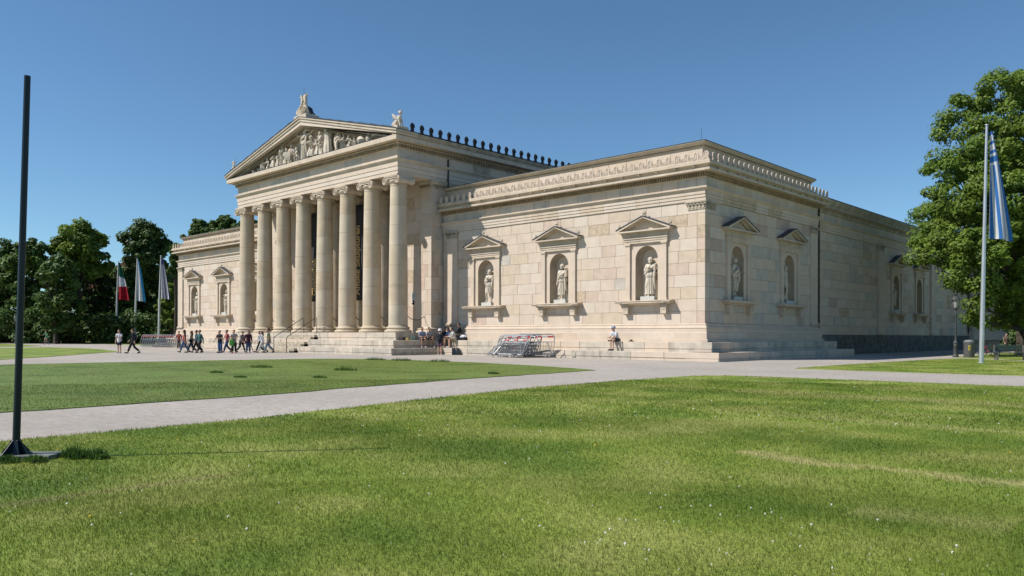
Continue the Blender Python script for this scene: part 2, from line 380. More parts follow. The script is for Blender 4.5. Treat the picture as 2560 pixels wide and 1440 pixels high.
flowers(150, 4, 9, .0065, DAISY, 'daisies', 'clusters of white daisies in the foreground lawn', CL)
flowers(420, 12, 26, .011, DAISY, 'daisies', 'fine white daisies over the middle of the lawn')
flowers(20, 4.2, 12, .009, YEL, 'dandelions', 'few yellow dandelions in the foreground lawn')

# ------------------------------------------------------------------ the museum
XC, W, A1, L1 = -35.7, 71.4, 16.6, 78.0
XL = -W; PX0, PX1 = -48.0, -23.4           # portico block
MUS = thing('museum', 'pale limestone museum with Ionic columned portico, pediment and statue niches', 'museum', (XC, 20, 0))
def part(name, mb, m, parent=None, smooth=None):
    me = mb.mesh(name, m, smooth); o = obj(name, me)
    o.parent = parent or MUS
    o.matrix_parent_inverse = Matrix.Translation((-XC, -20, 0)) if (parent is None or parent is MUS) else Matrix.Identity(4)
    return o
def empty_part(name, parent=None):
    o = obj(name, None); o.parent = parent or MUS; o.matrix_parent_inverse = Matrix.Translation((-XC, -20, 0)); return o
NB = [0]
def pick(east=False):
    r = rng.random()
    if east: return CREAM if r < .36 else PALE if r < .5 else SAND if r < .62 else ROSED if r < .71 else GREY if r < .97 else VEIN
    return CREAM if r < .42 else PALE if r < .72 else SAND if r < .86 else ROSE if r < .94 else GREY if r < .955 else VEIN
class Face:
    """a wall plane: maps (u, depth out, z) to world; u along the wall"""
    def __init__(s, kind, c): s.k = kind; s.c = c
    def box(s, mb, u0, u1, d0, d1, z0, z1, ch=0):
        f = mb.cbox if ch else mb.box; a = (ch,) if ch else ()
        if s.k == 'S': f(u0, u1, s.c - d1, s.c - d0, z0, z1, *a)
        else: f(s.c + d0, s.c + d1, u0, u1, z0, z1, *a)
J = .005
def courses(face, wall, u0, u1, z0, n, ch, holes, lens=(1.05, 1.95), east=False, single=True, proud=.02, pal=None, nm='stone_block', limit=298):
    rest = None
    for c in range(n):
        za, zb = z0 + c * ch, z0 + (c + 1) * ch
        iv = [(u0, u1)]
        for h0, h1, hz0, hz1 in holes:
            if hz0 < zb - .05 and hz1 > za + .05:
                nv = []
                for a, b in iv:
                    if h1 <= a or h0 >= b: nv.append((a, b)); continue
                    if h0 > a + .02: nv.append((a, h0))
                    if h1 < b - .02: nv.append((h1, b))
                iv = nv
        for a, b in iv:
            cuts = [a]; t = a + rng.uniform(.35, 1) * lens[0] if c % 2 else a + rng.uniform(lens[0], lens[1])
            while t < b - lens[0] * .5: cuts.append(t); t += rng.uniform(*lens)
            cuts.append(b)
            for p, q in zip(cuts, cuts[1:]):
                m = (pal or pick)(east) if callable(pal or pick) else pal
                pr = proud + rng.uniform(0, .006)
                if single and NB[0] < limit:
                    NB[0] += 1; mb = MB(); face.box(mb, p + J, q - J, -.05, pr, za + J, zb - J, .012)
                    o = obj(nm, mb.mesh(nm, m)); o.parent = wall
                    o.matrix_parent_inverse = Matrix.Identity(4)
                else:
                    if rest is None: rest = MB()
                    rest.m = STONE.index(m) if m in STONE else 0
                    face.box(rest, p + J, q - J, -.05, pr, za + J, zb - J, .012)
    if rest:
        o = obj(nm, rest.mesh(nm, STONE if pal is None or callable(pal) else [pal])); o.parent = wall; stuff(o)
# children of walls share the wall's world frame (walls stay at the origin)
def wall_part(mb, m, name='wall'):
    o = obj(name, mb.mesh(name, m)); o.parent = MUS; o.matrix_parent_inverse = Matrix.Translation((-XC, -20, 0)); return o
Z0, CH, NC = 2.23, .738, 10
ZT = Z0 + CH * NC
NS = [-4.12, -11.34, -18.56]; NSL = [XL + 4.12, XL + 11.34, XL + 18.56]; NE = [4.05, 11.75]; NM = [36.1, 43.1]; NF = [L1 - 11.6, L1 - 4.1]
HW = 1.26
HZ0, HZ1 = Z0 + 2 * CH, Z0 + 7 * CH
def backing(face, u0, u1, z0, z1, niches, th=.5, d=-.02):
    mb = MB(); cur = u0
    for c in sorted(niches):
        face.box(mb, cur, c - HW, -th, d, z0, z1); face.box(mb, c - HW, c + HW, -th, d, z0, HZ0); face.box(mb, c - HW, c + HW, -th, d, HZ1, z1); cur = c + HW
    face.box(mb, cur, u1, -th, d, z0, z1); return mb
FS = Face('S', 0.0); FE = Face('E', 0.0); FM = Face('E', -.45)
wl = wall_part(backing(FS, PX1, 0.0, 1.0, 12.3, NS), JOINT); 
courses(FS, wl, PX1 + .02, -.52, Z0, NC, CH, [(c - HW, c + HW, HZ0, HZ1) for c in NS])
wle = wall_part(backing(FE, .5, A1, 1.0, 12.3, NE), JOINT)
courses(FE, wle, .55, A1 - .02, Z0, NC, CH, [(c - HW, c + HW, HZ0, HZ1) for c in NE], (1.2, 2.1), True, limit=208)
wll = wall_part(backing(FS, XL, PX0, 1.0, 12.3, NSL), JOINT)
courses(FS, wll, XL + .5, PX0 - .02, Z0, NC, CH, [(c - HW, c + HW, HZ0, HZ1) for c in NSL], (1.3, 2.3))
for q in ('E',):   # quoins at the front right corner: turn round the corner
    for c in range(NC):
        mb = MB(); a = .5 if c % 2 else .5
        mb.cbox(-.51, .03, -.03, .53, Z0 + c * CH + J, Z0 + (c + 1) * CH - J, .012)
        o = obj('quoin', mb.mesh('quoin', pick())); o.parent = wl
        mb = MB(); mb.cbox(XL - .03, XL + .49, -.03, .53, Z0 + c * CH + J, Z0 + (c + 1) * CH - J, .012)
        o = obj('quoin', mb.mesh('quoin', pick())); o.parent = wll
wlm = wall_part(backing(FM, A1 - .1, L1 - A1 + .1, 0, 12.3, NM), JOINT)
courses(FM, wlm, A1, L1 - A1, 1.57, 11, .731, [(c - HW, c + HW, HZ0, HZ1 - .02) for c in NM], (1.2, 2.2), True, single=False)
wlf = wall_part(backing(FE, L1 - A1, L1, 1.0, 12.3, NF), JOINT)
courses(FE, wlf, L1 - A1 + .02, L1 - .02, Z0, NC, CH, [(c - HW, c + HW, HZ0, HZ1) for c in NF], (1.2, 2.1), True, single=False)
# bodies behind the walls
mb = MB()
mb.box(PX1 + .3, -.55, .55, 14, 0, 12.2); mb.box(-14, -.98, 12, L1 - 2, 0, 12.0); mb.box(XL + .55, PX0 - .3, .55, 14, 0, 12.2); mb.box(XL + .9, XL + 14, 12, L1 - 2, 0, 12.0)
mb.box(XL + 1, -.9, L1 - 6, L1 - .4, 0, 12); mb.box(-12, -.55, L1 - A1 + .5, L1, 0, 12.2)
mb.box(XL, XL + .5, .5, A1, 0, 12.3)
part('inner_wall', mb, CREAM)
mb = MB(); mb.box(-.5, -.0, .5, .9, 1, 12.3); 
# frieze, architrave blocks for wings
def band(face, wall, u0, u1, z0, z1, d, nm, lens, m=None, pal=None, single=True):
    t = u0; rest = MB()
    while t < u1 - .05:
        e = min(t + rng.uniform(*lens), u1)
        if u1 - e < lens[0] * .4: e = u1
        mm = pal() if pal else m
        if single:
            b = MB(); face.box(b, t + .008, e - .008, -.05, d, z0, z1, .008); o = obj(nm, b.mesh(nm, mm)); o.parent = wall
        else: rest.m = STONE.index(mm) if mm in STONE else 0; face.box(rest, t + .008, e - .008, -.05, d, z0, z1, .008)
        t = e
    if not single: o = obj(nm, rest.mesh(nm, STONE)); o.parent = wall; stuff(o)
def palf(): return rng.choice([CREAM, PALE, PALE, GREY, GREY, SAND])
def pala(): return rng.choice([CREAM, PALE, PALE, PALE, SAND]) if rng.random() < .95 else VEIN
def wing_entab(face, wall, u0, u1, single=True):
    zz = [ZT + .0, ZT + .19, ZT + .385, ZT + .60]
    t = u0
    while t < u1 - .05:          # architrave stones, each cut with three fasciae
        e = min(t + rng.uniform(1.7, 2.6), u1)
        if u1 - e < .8: e = u1
        b = MB()
        for k in range(3): face.box(b, t + .008, e - .008, -.05, .09 + .035 * k, zz[k] + .004, zz[k + 1] - .004 if k < 2 else zz[k + 1])
        o = obj('architrave_block', b.mesh('architrave_block', pala())); o.parent = wall; t = e
    band(face, wall, u0, u1, 10.43, 11.02, .045, 'frieze_block', (1.0, 1.5), pal=palf, single=single)
wing_entab(FS, wl, PX1 + .02, 0.10); wing_entab(FE, wle, -.03, A1 + .02); wing_entab(FS, wll, XL - .1, PX0 - .02)
wing_entab(FM, wlm, A1 + .12, L1 - A1 - .12, False); wing_entab(FE, wlf, L1 - A1, L1 + .03, False)
# plinths
PATH_R = [(PX1, 0), (0, 0), (0, A1), (-.45, A1)]; PATH_L = [(XL - .0, A1), (XL, 0), (PX0, 0)]
PATH_M = [(-.45, A1 + .0), (-.45, L1 - A1)]; PATH_F = [(-.45, L1 - A1), (0, L1 - A1), (0, L1), (-3, L1)]
plinth = [(-.3, 1.05), (.42, 1.05), (.42, 1.235), (.40, 1.245), (.40, 1.255), (.30, 1.26), (.30, 1.66), (.285, 1.67), (.285, 1.68), (.26, 1.685), (.25, 1.88), (.235, 1.89), (.235, 1.90), (.25, 1.91), (.27, 1.955), (.25, 2.0), (.20, 2.02), (.20, 2.045), (.14, 2.09), (.13, 2.115), (.155, 2.14), (.155, 2.175), (.10, 2.19), (.06, 2.215), (.05, 2.232), (-.3, 2.232)]
for p in (PATH_R, PATH_L, [(-.45, L1 - A1), (0, L1 - A1), (0, L1), (-3, L1)]):
    mb = MB(); mb.sweep(p, plinth); part('plinth', mb, CREAM if p is not PATH_F else CREAM)
pw = [o for o in bpy.data.objects if o.name.startswith('plinth')]
for (face, wall, u0, u1, e) in ((FS, wl, PX1 + 1.3, 0, 0), (FE, wle, 0, A1, 1), (FS, wll, XL, PX0 - 1.3, 0)):
    band(face, wall, u0 - (.304 if e or face is FS and u0 == XL else 0), u1 + (.304 if u1 in (0, A1) else 0), 1.262, 1.66, .306, 'plinth_block', (1.6, 3.0), pal=lambda: rng.choice([CREAM, CREAM, PALE, SAND, CREAM]))
    band(face, wall, u0 - (.254 if e or face is FS and u0 == XL else 0), u1 + (.254 if u1 in (0, A1) else 0), 1.69, 1.878, .256, 'plinth_block', (2.0, 3.6), pal=lambda: rng.choice([CREAM, CREAM, PALE, SAND]))
mb = MB(); mb.sweep([(-.45, A1 + .01), (-.45, L1 - A1 - .01)], [(-.3, 0), (.25, 0), (.25, 1.5), (.18, 1.56), (-.3, 1.56)]); pb = part('base_course', mb, BASED)
t = A1 + .3
while t < L1 - A1 - 1:
    e = t + rng.uniform(1.5, 2.6)
    for z0, z1 in ((.02, .82), (.84, 1.49)):
        b = MB(); FM.box(b, t + .012, e - .012, .2, .265 + rng.uniform(0, .01), z0, z1, .015); o = obj('base_block', b.mesh('base_block', BASED)); o.parent = pb
    t = e
# taenia, bed mouldings, dentils, corona
taenia = [(-.1, 10.205), (.175, 10.205), (.19, 10.225), (.20, 10.25), (.30, 10.34), (.31, 10.345), (.31, 10.405), (.05, 10.43), (-.1, 10.43)]
bed = [(-.1, 11.00), (.06, 11.00), (.09, 11.03), (.09, 11.285), (.30, 11.30), (.34, 11.31), (.64, 11.315), (.64, 11.30), (.665, 11.30), (.665, 11.425), (.60, 11.435), (.47, 11.45), (.44, 11.50), (.46, 11.58), (.56, 11.65), (.70, 11.67), (.70, 11.775), (.65, 11.785), (.0, 11.80), (-.1, 11.80)]
for p in ([(PX1, 0), (0, 0), (0, A1), (-.45, A1)], [(XL, A1), (XL, 0), (PX0, 0)], [(-.45, L1 - A1), (0, L1 - A1), (0, L1), (-3, L1)]):
    mb = MB(); mb.sweep(p, taenia); part('string_course', mb, TRIM)
    mb = MB(); mb.sweep(p, bed); part('cornice', mb, TRIM)
mb = MB(); mb.sweep([(-.45, A1), (-.45, L1 - A1)], taenia); part('string_course', mb, TRIM)
mb = MB(); mb.sweep([(-.45, A1 + .56), (-.45, L1 - A1 - .56)], [(-.1, 11.02), (.07, 11.02), (.12, 11.10), (.12, 11.24), (.2, 11.3), (.45, 11.4), (.45, 11.6), (.55, 11.8), (.62, 11.95), (.62, 12.05), (-.4, 12.15)]); part('cornice', mb, TRIMD)
def dentils(name, runs, wd, gap, d0, d1, z0, z1, m=DENT):
    mb = MB()
    for kind, c, u0, u1 in runs:
        f = Face(kind, c); n = int((u1 - u0) / (wd + gap)); st = (u1 - u0) / n
        for i in range(n): f.box(mb, u0 + i * st + gap / 2, u0 + i * st + gap / 2 + wd, d0, d1, z0, z1)
    return stuff(part(name, mb, m))
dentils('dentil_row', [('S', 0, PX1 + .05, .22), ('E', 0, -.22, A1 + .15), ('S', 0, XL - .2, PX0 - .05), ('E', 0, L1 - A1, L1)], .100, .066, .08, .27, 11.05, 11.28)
# lion-head spouts on the wing gutter and antefixes above it
def antefix_mesh(w=.40, h=.54, th=.05):
    mb = MB(); n = 9; out = [(-w * .5, 0), (-w * .5, h * .12), (-w * .36, h * .22), (-w * .44, h * .45)]
    for i in range(n): a = PI - PI * i / (n - 1); out.append((w * .46 * math.cos(a), h * .60 + h * .40 * math.sin(a)))
    out += [(w * .44, h * .45), (w * .36, h * .22), (w * .5, h * .12), (w * .5, 0)]
    mb.prism(out, -th * .3, th * .7)
    for s in (-1, 1):       # raised palmette ribs and volutes
        mb.tube([(s * w * .30, -.025, h * .30), (s * w * .33, -.03, h * .55), (s * w * .24, -.03, h * .78), (s * w * .06, -.028, h * .92)], .013, 4)
        mb.tube([(s * w * .44, -.025, h * .06), (s * w * .25, -.03, h * .15), (s * w * .10, -.028, h * .24)], .015, 4)
    mb.tube([(0, -.03, h * .1), (0, -.03, h * .5), (0, -.028, h * .86)], .011, 4)
    return mb.mesh('antefix', CREAM)
AF = antefix_mesh()
gut = MB(); gut.sweep([(PX1, 0), (0, 0), (0, A1), (-.45, A1)], [(.50, 11.792), (.655, 11.792), (.655, 11.87), (.62, 11.90), (.50, 11.90)]); gr = part('gutter', gut, TRIM)
gut = MB(); gut.sweep([(XL, A1), (XL, 0), (PX0, 0)], [(.50, 11.792), (.655, 11.792), (.655, 11.87), (.62, 11.90), (.50, 11.90)]); gl = part('gutter', gut, TRIM)
def row(mesh, parent, kind, c, u0, u1, sp, z, nm):
    n = int(round((u1 - u0) / sp))
    for i in range(n + 1):
        u = u0 + (u1 - u0) * i / n
        o = obj(nm, mesh, parent, (u, c, z) if kind == 'S' else (c, u, z), (0, 0, 0 if kind == 'S' else PI / 2))
row(AF, gr, 'S', -.59, PX1 + .35, .40, .655, 11.88, 'antefix'); row(AF, gr, 'E', .59, .02, A1 + .45, .655, 11.88, 'antefix'); row(AF, gl, 'S', -.59, XL - .40, PX0 - .35, .655, 11.88, 'antefix')
lb = MB(); lb.ball((0, -.05, 0), .075, 6); lb.ball((0, -.11, -.02), .045, 5); lb.tube([(0, -.1, -.02), (0, -.2, -.03)], [.03, .035], 5); LM = lb.mesh('spout', TRIM)
row(LM, gr, 'S', -.53, PX1 + .9, -.4, 1.31, 11.60, 'spout'); row(LM, gl, 'S', -.53, XL + .4, PX0 - .9, 1.31, 11.60, 'spout')
cb = MB()   # joints standing open on the corona: short covering lead strips on the gutter front
for u in np.arange(.6, A1, 1.31): cb.box(.515, .56, u - .07, u + .07, 11.50, 11.66)
stuff(part('spout_stub', cb, TRIMD))
# attic
att = MB()
for u0, u1 in ((PX1 - .2, -.35), (XL + .35, PX0 + .2)): att.box(u0, u1, .35, 4, 11.8, 12.95)
att.box(-4, -.352, 4, A1 - .3, 11.8, 12.95); att.box(XL + .352, XL + 4, 4, A1 - .3, 11.8, 12.95)
ap = part('attic', att, JOINT)
for f_, u0, u1 in ((Face('S', .35), PX1 - .2, -.35), (Face('E', -.35), .36, A1 - .3), (Face('S', .35), XL + .35, PX0 + .2)):
    band(f_, ap, u0, u1, 11.8, 12.95, .02, 'attic_block', (1.3, 2.0), pal=lambda: rng.choice([CREAM, CREAM, SAND, SAND, PALE]))
acor = [(-.1, 12.90), (.05, 12.90), (.07, 12.93), (.07, 13.02), (.16, 13.05), (.30, 13.19), (.31, 13.20), (.31, 13.235), (-.1, 13.235)]
alead = [(-.3, 13.24), (.33, 13.24), (.33, 13.28), (-.3, 13.33)]
for p in ([(PX1 - .2, .35), (-.35, .35), (-.35, A1 - .3), (-4, A1 - .3)], [(XL + 4, A1 - .3), (XL + .35, A1 - .3), (XL + .35, .35), (PX0 + .2, .35)]):
    mb = MB(); mb.sweep(p, acor); part('attic_cornice', mb, TRIM); mb = MB(); mb.sweep(p, alead); part('roof_flashing', mb, LEAD)
dentils('attic_dentil_row', [('S', .35, PX1 - .1, -.3), ('S', .35, XL + .3, PX0 + .1), ('E', -.35, .3, A1 - .4)], .07, .06, .06, .13, 12.985, 13.045)
rf = MB()
rf.box(XL + .6, -.6, .6, A1 - .6, 13.25, 13.3); rf.box(XL + .6, -.1 - .45 + .5, A1 - .3, L1 - .3, 12.14, 12.2); rf.box(PX0, PX1, A1, 40, 13.2, 13.25)
part('roof', rf, LEAD)
# lower roof edges on the recessed side wall
mb = MB(); mb.sweep([(-.45, A1 + .6), (-.45, L1 - A1 - .6)], [(-.3, 12.155), (.64, 12.06), (.64, 12.11), (-.3, 12.20)]); part('roof_flashing', mb, LEAD)

# pilasters of the wings
def pilaster(face, wall, u0, u1, z0, z1, d=.16, capital=True, base=True, h=.5, m=None):
    m = m or CREAM; mb = MB(); face.box(mb, u0, u1, -.02, d, z0 + (.0), z1 - h, .01)
    k = int((z1 - z0) / CH)
    o = part('pilaster', mb, m)
    if capital:
        c = MB(); face.box(c, u0 - .03, u1 + .03, -.02, d + .03, z1 - h, z1 - h + .05); face.box(c, u0 + .01, u1 - .01, -.02, d + .015, z1 - h + .05, z1 - .12)
        n = 5
        for i in range(n):
            u = u0 + (u1 - u0) * (i + .5) / n
            face.box(c, u - .06, u + .06, d, d + .05, z1 - h + .08, z1 - .20); face.box(c, u - .04, u + .04, d + .04, d + .09, z1 - .24, z1 - .13)
        face.box(c, u0 - .10, u0 + .14, -.02, d + .09, z1 - .20, z1 - .09); face.box(c, u1 - .14, u1 + .10, -.02, d + .09, z1 - .20, z1 - .09)
        face.box(c, u0 - .14, u1 + .14, -.02, d + .14, z1 - .09, z1 - .0); q = obj('capital', c.mesh('capital', TRIMD)); q.parent = o
    if base:
        c = MB(); face.box(c, u0 - .12, u1 + .12, -.02, d + .13, z0 - .0, z0 + .07, .01); face.box(c, u0 - .08, u1 + .08, -.02, d + .09, z0 + .09, z0 + .17, .03); face.box(c, u0 - .03, u1 + .03, -.02, d + .04, z0 + .17, z0 + .24); q = obj('base', c.mesh('base', CREAM)); q.parent = o
    return o
PT = ZT - .005
pilaster(FS, wl, -22.85, -21.65, 2.24, PT, base=True)
pilaster(FS, wll, XL - .02, XL + 1.2, 2.24, PT); pilaster(FS, wll, PX0 - 1.75, PX0 - .55, 2.24, PT)
def corner_cap():
    c = MB()
    for f_, a, b_ in ((FS, -1.15, .05), (FE, -.05, 1.15)):
        f_.box(c, a, b_, -.02, .07, PT - .5, PT - .45); f_.box(c, a + .02, b_ - .02, -.02, .05, PT - .45, PT - .1)
        for i in range(5):
            u = a + (b_ - a) * (i + .5) / 5; f_.box(c, u - .06, u + .06, .03, .09, PT - .42, PT - .22); f_.box(c, u - .04, u + .04, .07, .13, PT - .26, PT - .13)
    c.box(-1.28, .17, -.17, 1.28, PT - .09, PT - .004); c.box(-1.25, .13, -.13, 1.25, PT - .2, PT - .092)
    part('capital', c, TRIMD)
corner_cap()
pilaster(FE, wle, A1 - 1.25, A1 - .02, 2.24, PT, d=.1)
pilaster(FE, wlf, L1 - A1 + .02, L1 - A1 + 1.2, 2.24, PT, d=.1)
for u in (31.6, 47.2): pilaster(FM, wlm, u - .6, u + .6, 1.57, PT, d=.2, m=CREAM)
# downpipes
def pipe(pts, name='downpipe', r=.075):
    mb = MB(); mb.tube(pts, r, 8)
    for z in np.arange(pts[-1][2] + .8, pts[0][2], 2.6): mb.box(pts[0][0] - .1, pts[0][0] + .1, pts[0][1] - .1, pts[0][1] + .1, z, z + .06)
    part(name, mb, PIPE, smooth=True)
pipe([(.10, A1 + .14, 11.15), (.10, A1 + .14, 2.1), (.16, A1 + .14, 1.80)], r=.085)
pipe([(-.28, L1 - A1 - .2, 11.15), (-.28, L1 - A1 - .2, .3)]); pipe([(PX1 + .1, .4, 15.6), (PX1 + .1, .4, 12.4)])
mb = MB(); mb.box(-.449, -.43, A1 + .02, A1 + .09, 2, 11.2); 

# niches: framed panel with arched recess, pilaster strips, entablature, pediment, sill on two brackets
def niche_unit(rot, loc, side=False):
    N_ = empty_part('niche'); N_.location = loc; N_.rotation_euler = (0, 0, rot)
    r = .84; zs = 7.18 - r; z0, z1 = HZ0, HZ1; mb = MB(); n = 16
    arc = [(r * math.cos(PI - PI * i / n), zs + r * math.sin(PI - PI * i / n)) for i in range(n + 1)]
    # front skin round the opening
    for s in (-1, 1):
        poly = [(s * HW, z0), (s * HW, z1), (0, z1)] + [(s * abs(x), z) for x, z in (arc[n // 2:] if True else arc)][0:] + [(s * r, z0)]
        mb.prism(poly if s < 0 else poly[::-1], -.03, .05)
    def R(h, k): return None
    mb.m = 1
    # curved back: half cylinder and quarter dome
    v = []; f = []; m = 14; zz = [z0 + (zs - z0) * i / 4 for i in range(5)]
    for z in zz:
        for i in range(m + 1): a = PI * i / m; v.append((-r * math.cos(a), .05 + r * 1.08 * math.sin(a) - .06, z))
    for j in range(4):
        for i in range(m): f.append((j * (m + 1) + i, j * (m + 1) + i + 1, (j + 1) * (m + 1) + i + 1, (j + 1) * (m + 1) + i))
    mb.add(v, f); v = []; f = []
    for j in range(9):
        b_ = PI / 2 * j / 8
        for i in range(m + 1): a = PI * i / m; v.append((-r * math.cos(a) * math.cos(b_), -.01 + r * 1.08 * math.sin(a) * math.cos(b_), zs + r * math.sin(b_)))
    for j in range(8):
        for i in range(m): f.append((j * (m + 1) + i, j * (m + 1) + i + 1, (j + 1) * (m + 1) + i + 1, (j + 1) * (m + 1) + i))
    mb.add(v, f)
    mb.box(-HW, HW, .05, .3, z0 - .05, z0); 
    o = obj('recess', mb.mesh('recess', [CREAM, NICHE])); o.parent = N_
    for s in (-1, 1):
        b_ = MB(); a, c = sorted((s * 1.20, s * 1.52)); b_.box(a, c, -.15, .02, z0 + .2, 7.26); b_.box(a - .03, c + .03, -.18, .02, z0 + .1, z0 + .2); b_.box(a - .06, c + .06, -.21, .02, z0, z0 + .1); b_.box(a - .02, c + .02, -.175, .02, 7.20, 7.26); b_.box(a - .05, c + .05, -.21, .02, 7.26, 7.36); o = obj('pilaster', b_.mesh('pilaster', CREAM)); o.parent = N_
        b_ = MB(); b_.prism([(s * 1.22 - .0, 3.42), (s * 1.62, 3.42), (s * 1.62, 2.86), (s * 1.22, 2.86)], -.34, .02); b_.box(min(s * 1.2, s * 1.64), max(s * 1.2, s * 1.64), -.37, .02, 3.36, 3.42)
        for q in (.1, .2, .3): b_.box(s * 1.22 + s * q - .03, s * 1.22 + s * q + .03, -.36, -.33, 3.1, 3.32)
        b_.box(min(s * 1.22, s * 1.62) + .02, max(s * 1.22, s * 1.62) - .02, -.3, .02, 2.82, 2.86); o = obj('bracket', b_.mesh('bracket', TRIM)); o.parent = N_
    b_ = MB(); b_.sweep([(-1.55, .0), (-1.55, -.0001), (1.55, -.0001), (1.55, 0)][1:3], [(0, 3.42), (.3, 3.42), (.34, 3.46), (.42, 3.50), (.42, 3.51), (.58, 3.53), (.58, 3.60), (.62, 3.64), (.62, 3.67), (.4, 3.71), (0, 3.72)])
    b_.box(-2.05, -1.55, -.58, .02, 3.53, 3.60); b_.box(1.55, 2.05, -.58, .02, 3.53, 3.60); b_.box(-2.08, -1.55, -.62, .02, 3.602, 3.67); b_.box(1.55, 2.08, -.62, .02, 3.602, 3.67); b_.box(-2.06, 2.06, -.4, .02, 3.672, 3.70)
    b_.box(-1.85, -1.55, -.34, .02, 3.44, 3.528); b_.box(1.55, 1.85, -.34, .02, 3.44, 3.528)
    o = obj('sill', b_.mesh('sill', TRIM)); o.parent = N_
    b_ = MB(); b_.box(-1.6, 1.6, -.17, .02, 7.362, 7.5); b_.box(-1.62, 1.62, -.2, .02, 7.5, 7.64); b_.box(-1.66, 1.66, -.25, .02, 7.64, 7.70); b_.box(-1.6, 1.6, -.12, .02, 7.70, 7.98); b_.box(-1.68, 1.68, -.2, .02, 7.98, 8.06)
    o = obj('entablature', b_.mesh('entablature', TRIM)); o.parent = N_
    b_ = MB(); q = .52; b_.box(-1.98, 1.98, -q, .02, 8.06, 8.15); b_.prism([(-1.75, 8.15), (1.75, 8.15), (0, 8.84)], -.06, .02)
    o = obj('pediment', b_.mesh('pediment', TRIM)); o.parent = N_
    b_ = MB()
    for s in (-1, 1):
        b_.prism([(s * 2.02, 8.152), (s * 2.02, 8.22), (0, 8.99), (0, 8.92), (s * 1.86, 8.152)], -q, .02); b_.prism([(s * 1.86, 8.152), (0, 8.92), (0, 8.80), (s * 1.56, 8.152)], -.22, .02)
    o = obj('raking_cornice', b_.mesh('raking_cornice', TRIM)); o.parent = N_
    b_ = MB()
    for s in (-1, 1): b_.prism([(s * 2.05, 8.225), (s * 2.05, 8.28), (0, 9.055), (0, 8.995)], -q - .03, .02)
    o = obj('roof_flashing', b_.mesh('roof_flashing', LEAD)); o.parent = N_
    if not side:
        for x, h, z in ((0, .36, 9.03), (-1.93, .26, 8.28), (1.93, .26, 8.28)):
            b_ = MB(); b_.lathe([(.10, 0), (.12, .03), (.06, .08), (.13, .16), (.12, .22), (.05, .34), (.01, .36)], 8, (x, -.3, z), 1.2 * h / .36, .6, 0, 0); o = obj('palmette', b_.mesh('palmette', TRIMD)); o.parent = N_
    return N_
NICHE = mat('stone_niche_shaded', (.36, .295, .215), var=.10, scale=1.5, streak=.15, bump=.25, bscale=14)  # wall stone darkened for the hollow: recess shade put into the colour
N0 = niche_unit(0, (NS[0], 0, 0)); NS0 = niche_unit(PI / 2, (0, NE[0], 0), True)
KIDS[N0] = children(N0); KIDS[NS0] = children(NS0)
def niche_at(src, loc):
    c = src.copy(); COL.objects.link(c); c.parent = MUS; c.matrix_parent_inverse = Matrix.Translation((-XC, -20, 0)); c.location = loc
    for k in KIDS[src]: q = k.copy(); COL.objects.link(q); q.parent = c
for x in NS[1:] + NSL: niche_at(N0, (x, 0, 0))
for y in NE[1:] + NF: niche_at(NS0, (0, y, 0))
for y in NM: niche_at(NS0, (-.45, y, 0))

# ------------------------------------------------------------------ steps
def step_run(path_pts, off, depth, z0, z1, lens=(1.6, 2.9)):
    """blocks laid along an axis-aligned plan path, front face 'off' outwards"""
    return None
STP = part('steps', (lambda m_: (m_.box(PX1 + 1.5, -.1, -.9, .1, .0, 1.04), m_.box(-.2, .9, -.2, A1, 0, 1.04), m_.box(XL + .1, PX0 - 1.5, -.9, .1, 0, 1.04), m_.box(XL - .9, XL + .2, -.2, A1, 0, 1.04), m_.box(PX0 + .2, PX1 - .2, -4.9, 6, 0, 1.6), m_)[-1])(MB()), STEPM)
def blocks(kind, u0, u1, c, d, z0, z1, lens=(1.5, 2.8), m=None, lip=True):
    """row of step stones; c = front plane coordinate, d = how deep they reach back; kind S faces -y, E faces +x, W faces -x"""
    t = u0
    while t < u1 - .05:
        e = min(t + rng.uniform(*lens), u1)
        if u1 - e < lens[0] * .5: e = u1
        b_ = MB(); q = .007
        def bx(zz0, zz1, ins, ch):
            if kind == 'S': b_.cbox(t + q, e - q, c + ins, c + d, zz0, zz1, ch)
            elif kind == 'E': b_.cbox(c - d, c - ins, t + q, e - q, zz0, zz1, ch)
            else: b_.cbox(c + ins, c + d, t + q, e - q, zz0, zz1, ch)
        h = z1 - z0; bx(z0 + h * .30, z1, rng.uniform(0, .012), .018); bx(z0 - .02, z0 + h * .285, .03 + rng.uniform(0, .01), .008)
        o = obj('step_block', b_.mesh('step_block', m or rng.choice([STEPM, STEPM, STEPG, CREAM]))); o.parent = STP; t = e
ZC, ZB, ZA = .51, 1.09, 1.67
for z0, z1, of in ((0, ZC, 2.05), (ZC, ZB, 1.1)):
    pe = {2.05: 7.0 - 5.11 + 0, 1.1: 0}[of]
    blocks('S', PX1 + .35 + of - .22, of, -of, of + .1, z0, z1)
    blocks('E', -of + .0, A1 + of, of, of + .1, z0, z1)
    blocks('S', XL - of, PX0 - .35 - of, -of, of + .1, z0, z1)
    blocks('E', -6.0 if 0 else -of - .0, A1, XL + .1, of + .1, z0, z1) if 0 else None
PXa, PXb, PYf = PX0 - .35, PX1 + .35, -5.11
SX0, SX1 = -37.8, -33.6     # stair
for z0, z1, of in ((0, ZC, 1.9), (ZC, ZB, .95), (ZB, ZA, 0)):
    blocks('S', PXa - of, SX0 - .01, PYf - of, 2.0, z0, z1); blocks('S', SX1 + .01, PXb + of, PYf - of, 2.0, z0, z1); blocks('S', SX0, SX1, PYf - of + .05, 1.9, z0, z1)
    blocks('E', PYf - of + 2.02, -.02 if of == 0 else -2.06 if of > 1 else -1.11, PXb + of, 2.0, z0, z1, m=STEPG if of > 0 else None)
    blocks('W', PYf - of + 2.02, -.02 if of == 0 else -2.06, PXa - of, 2.0, z0, z1)
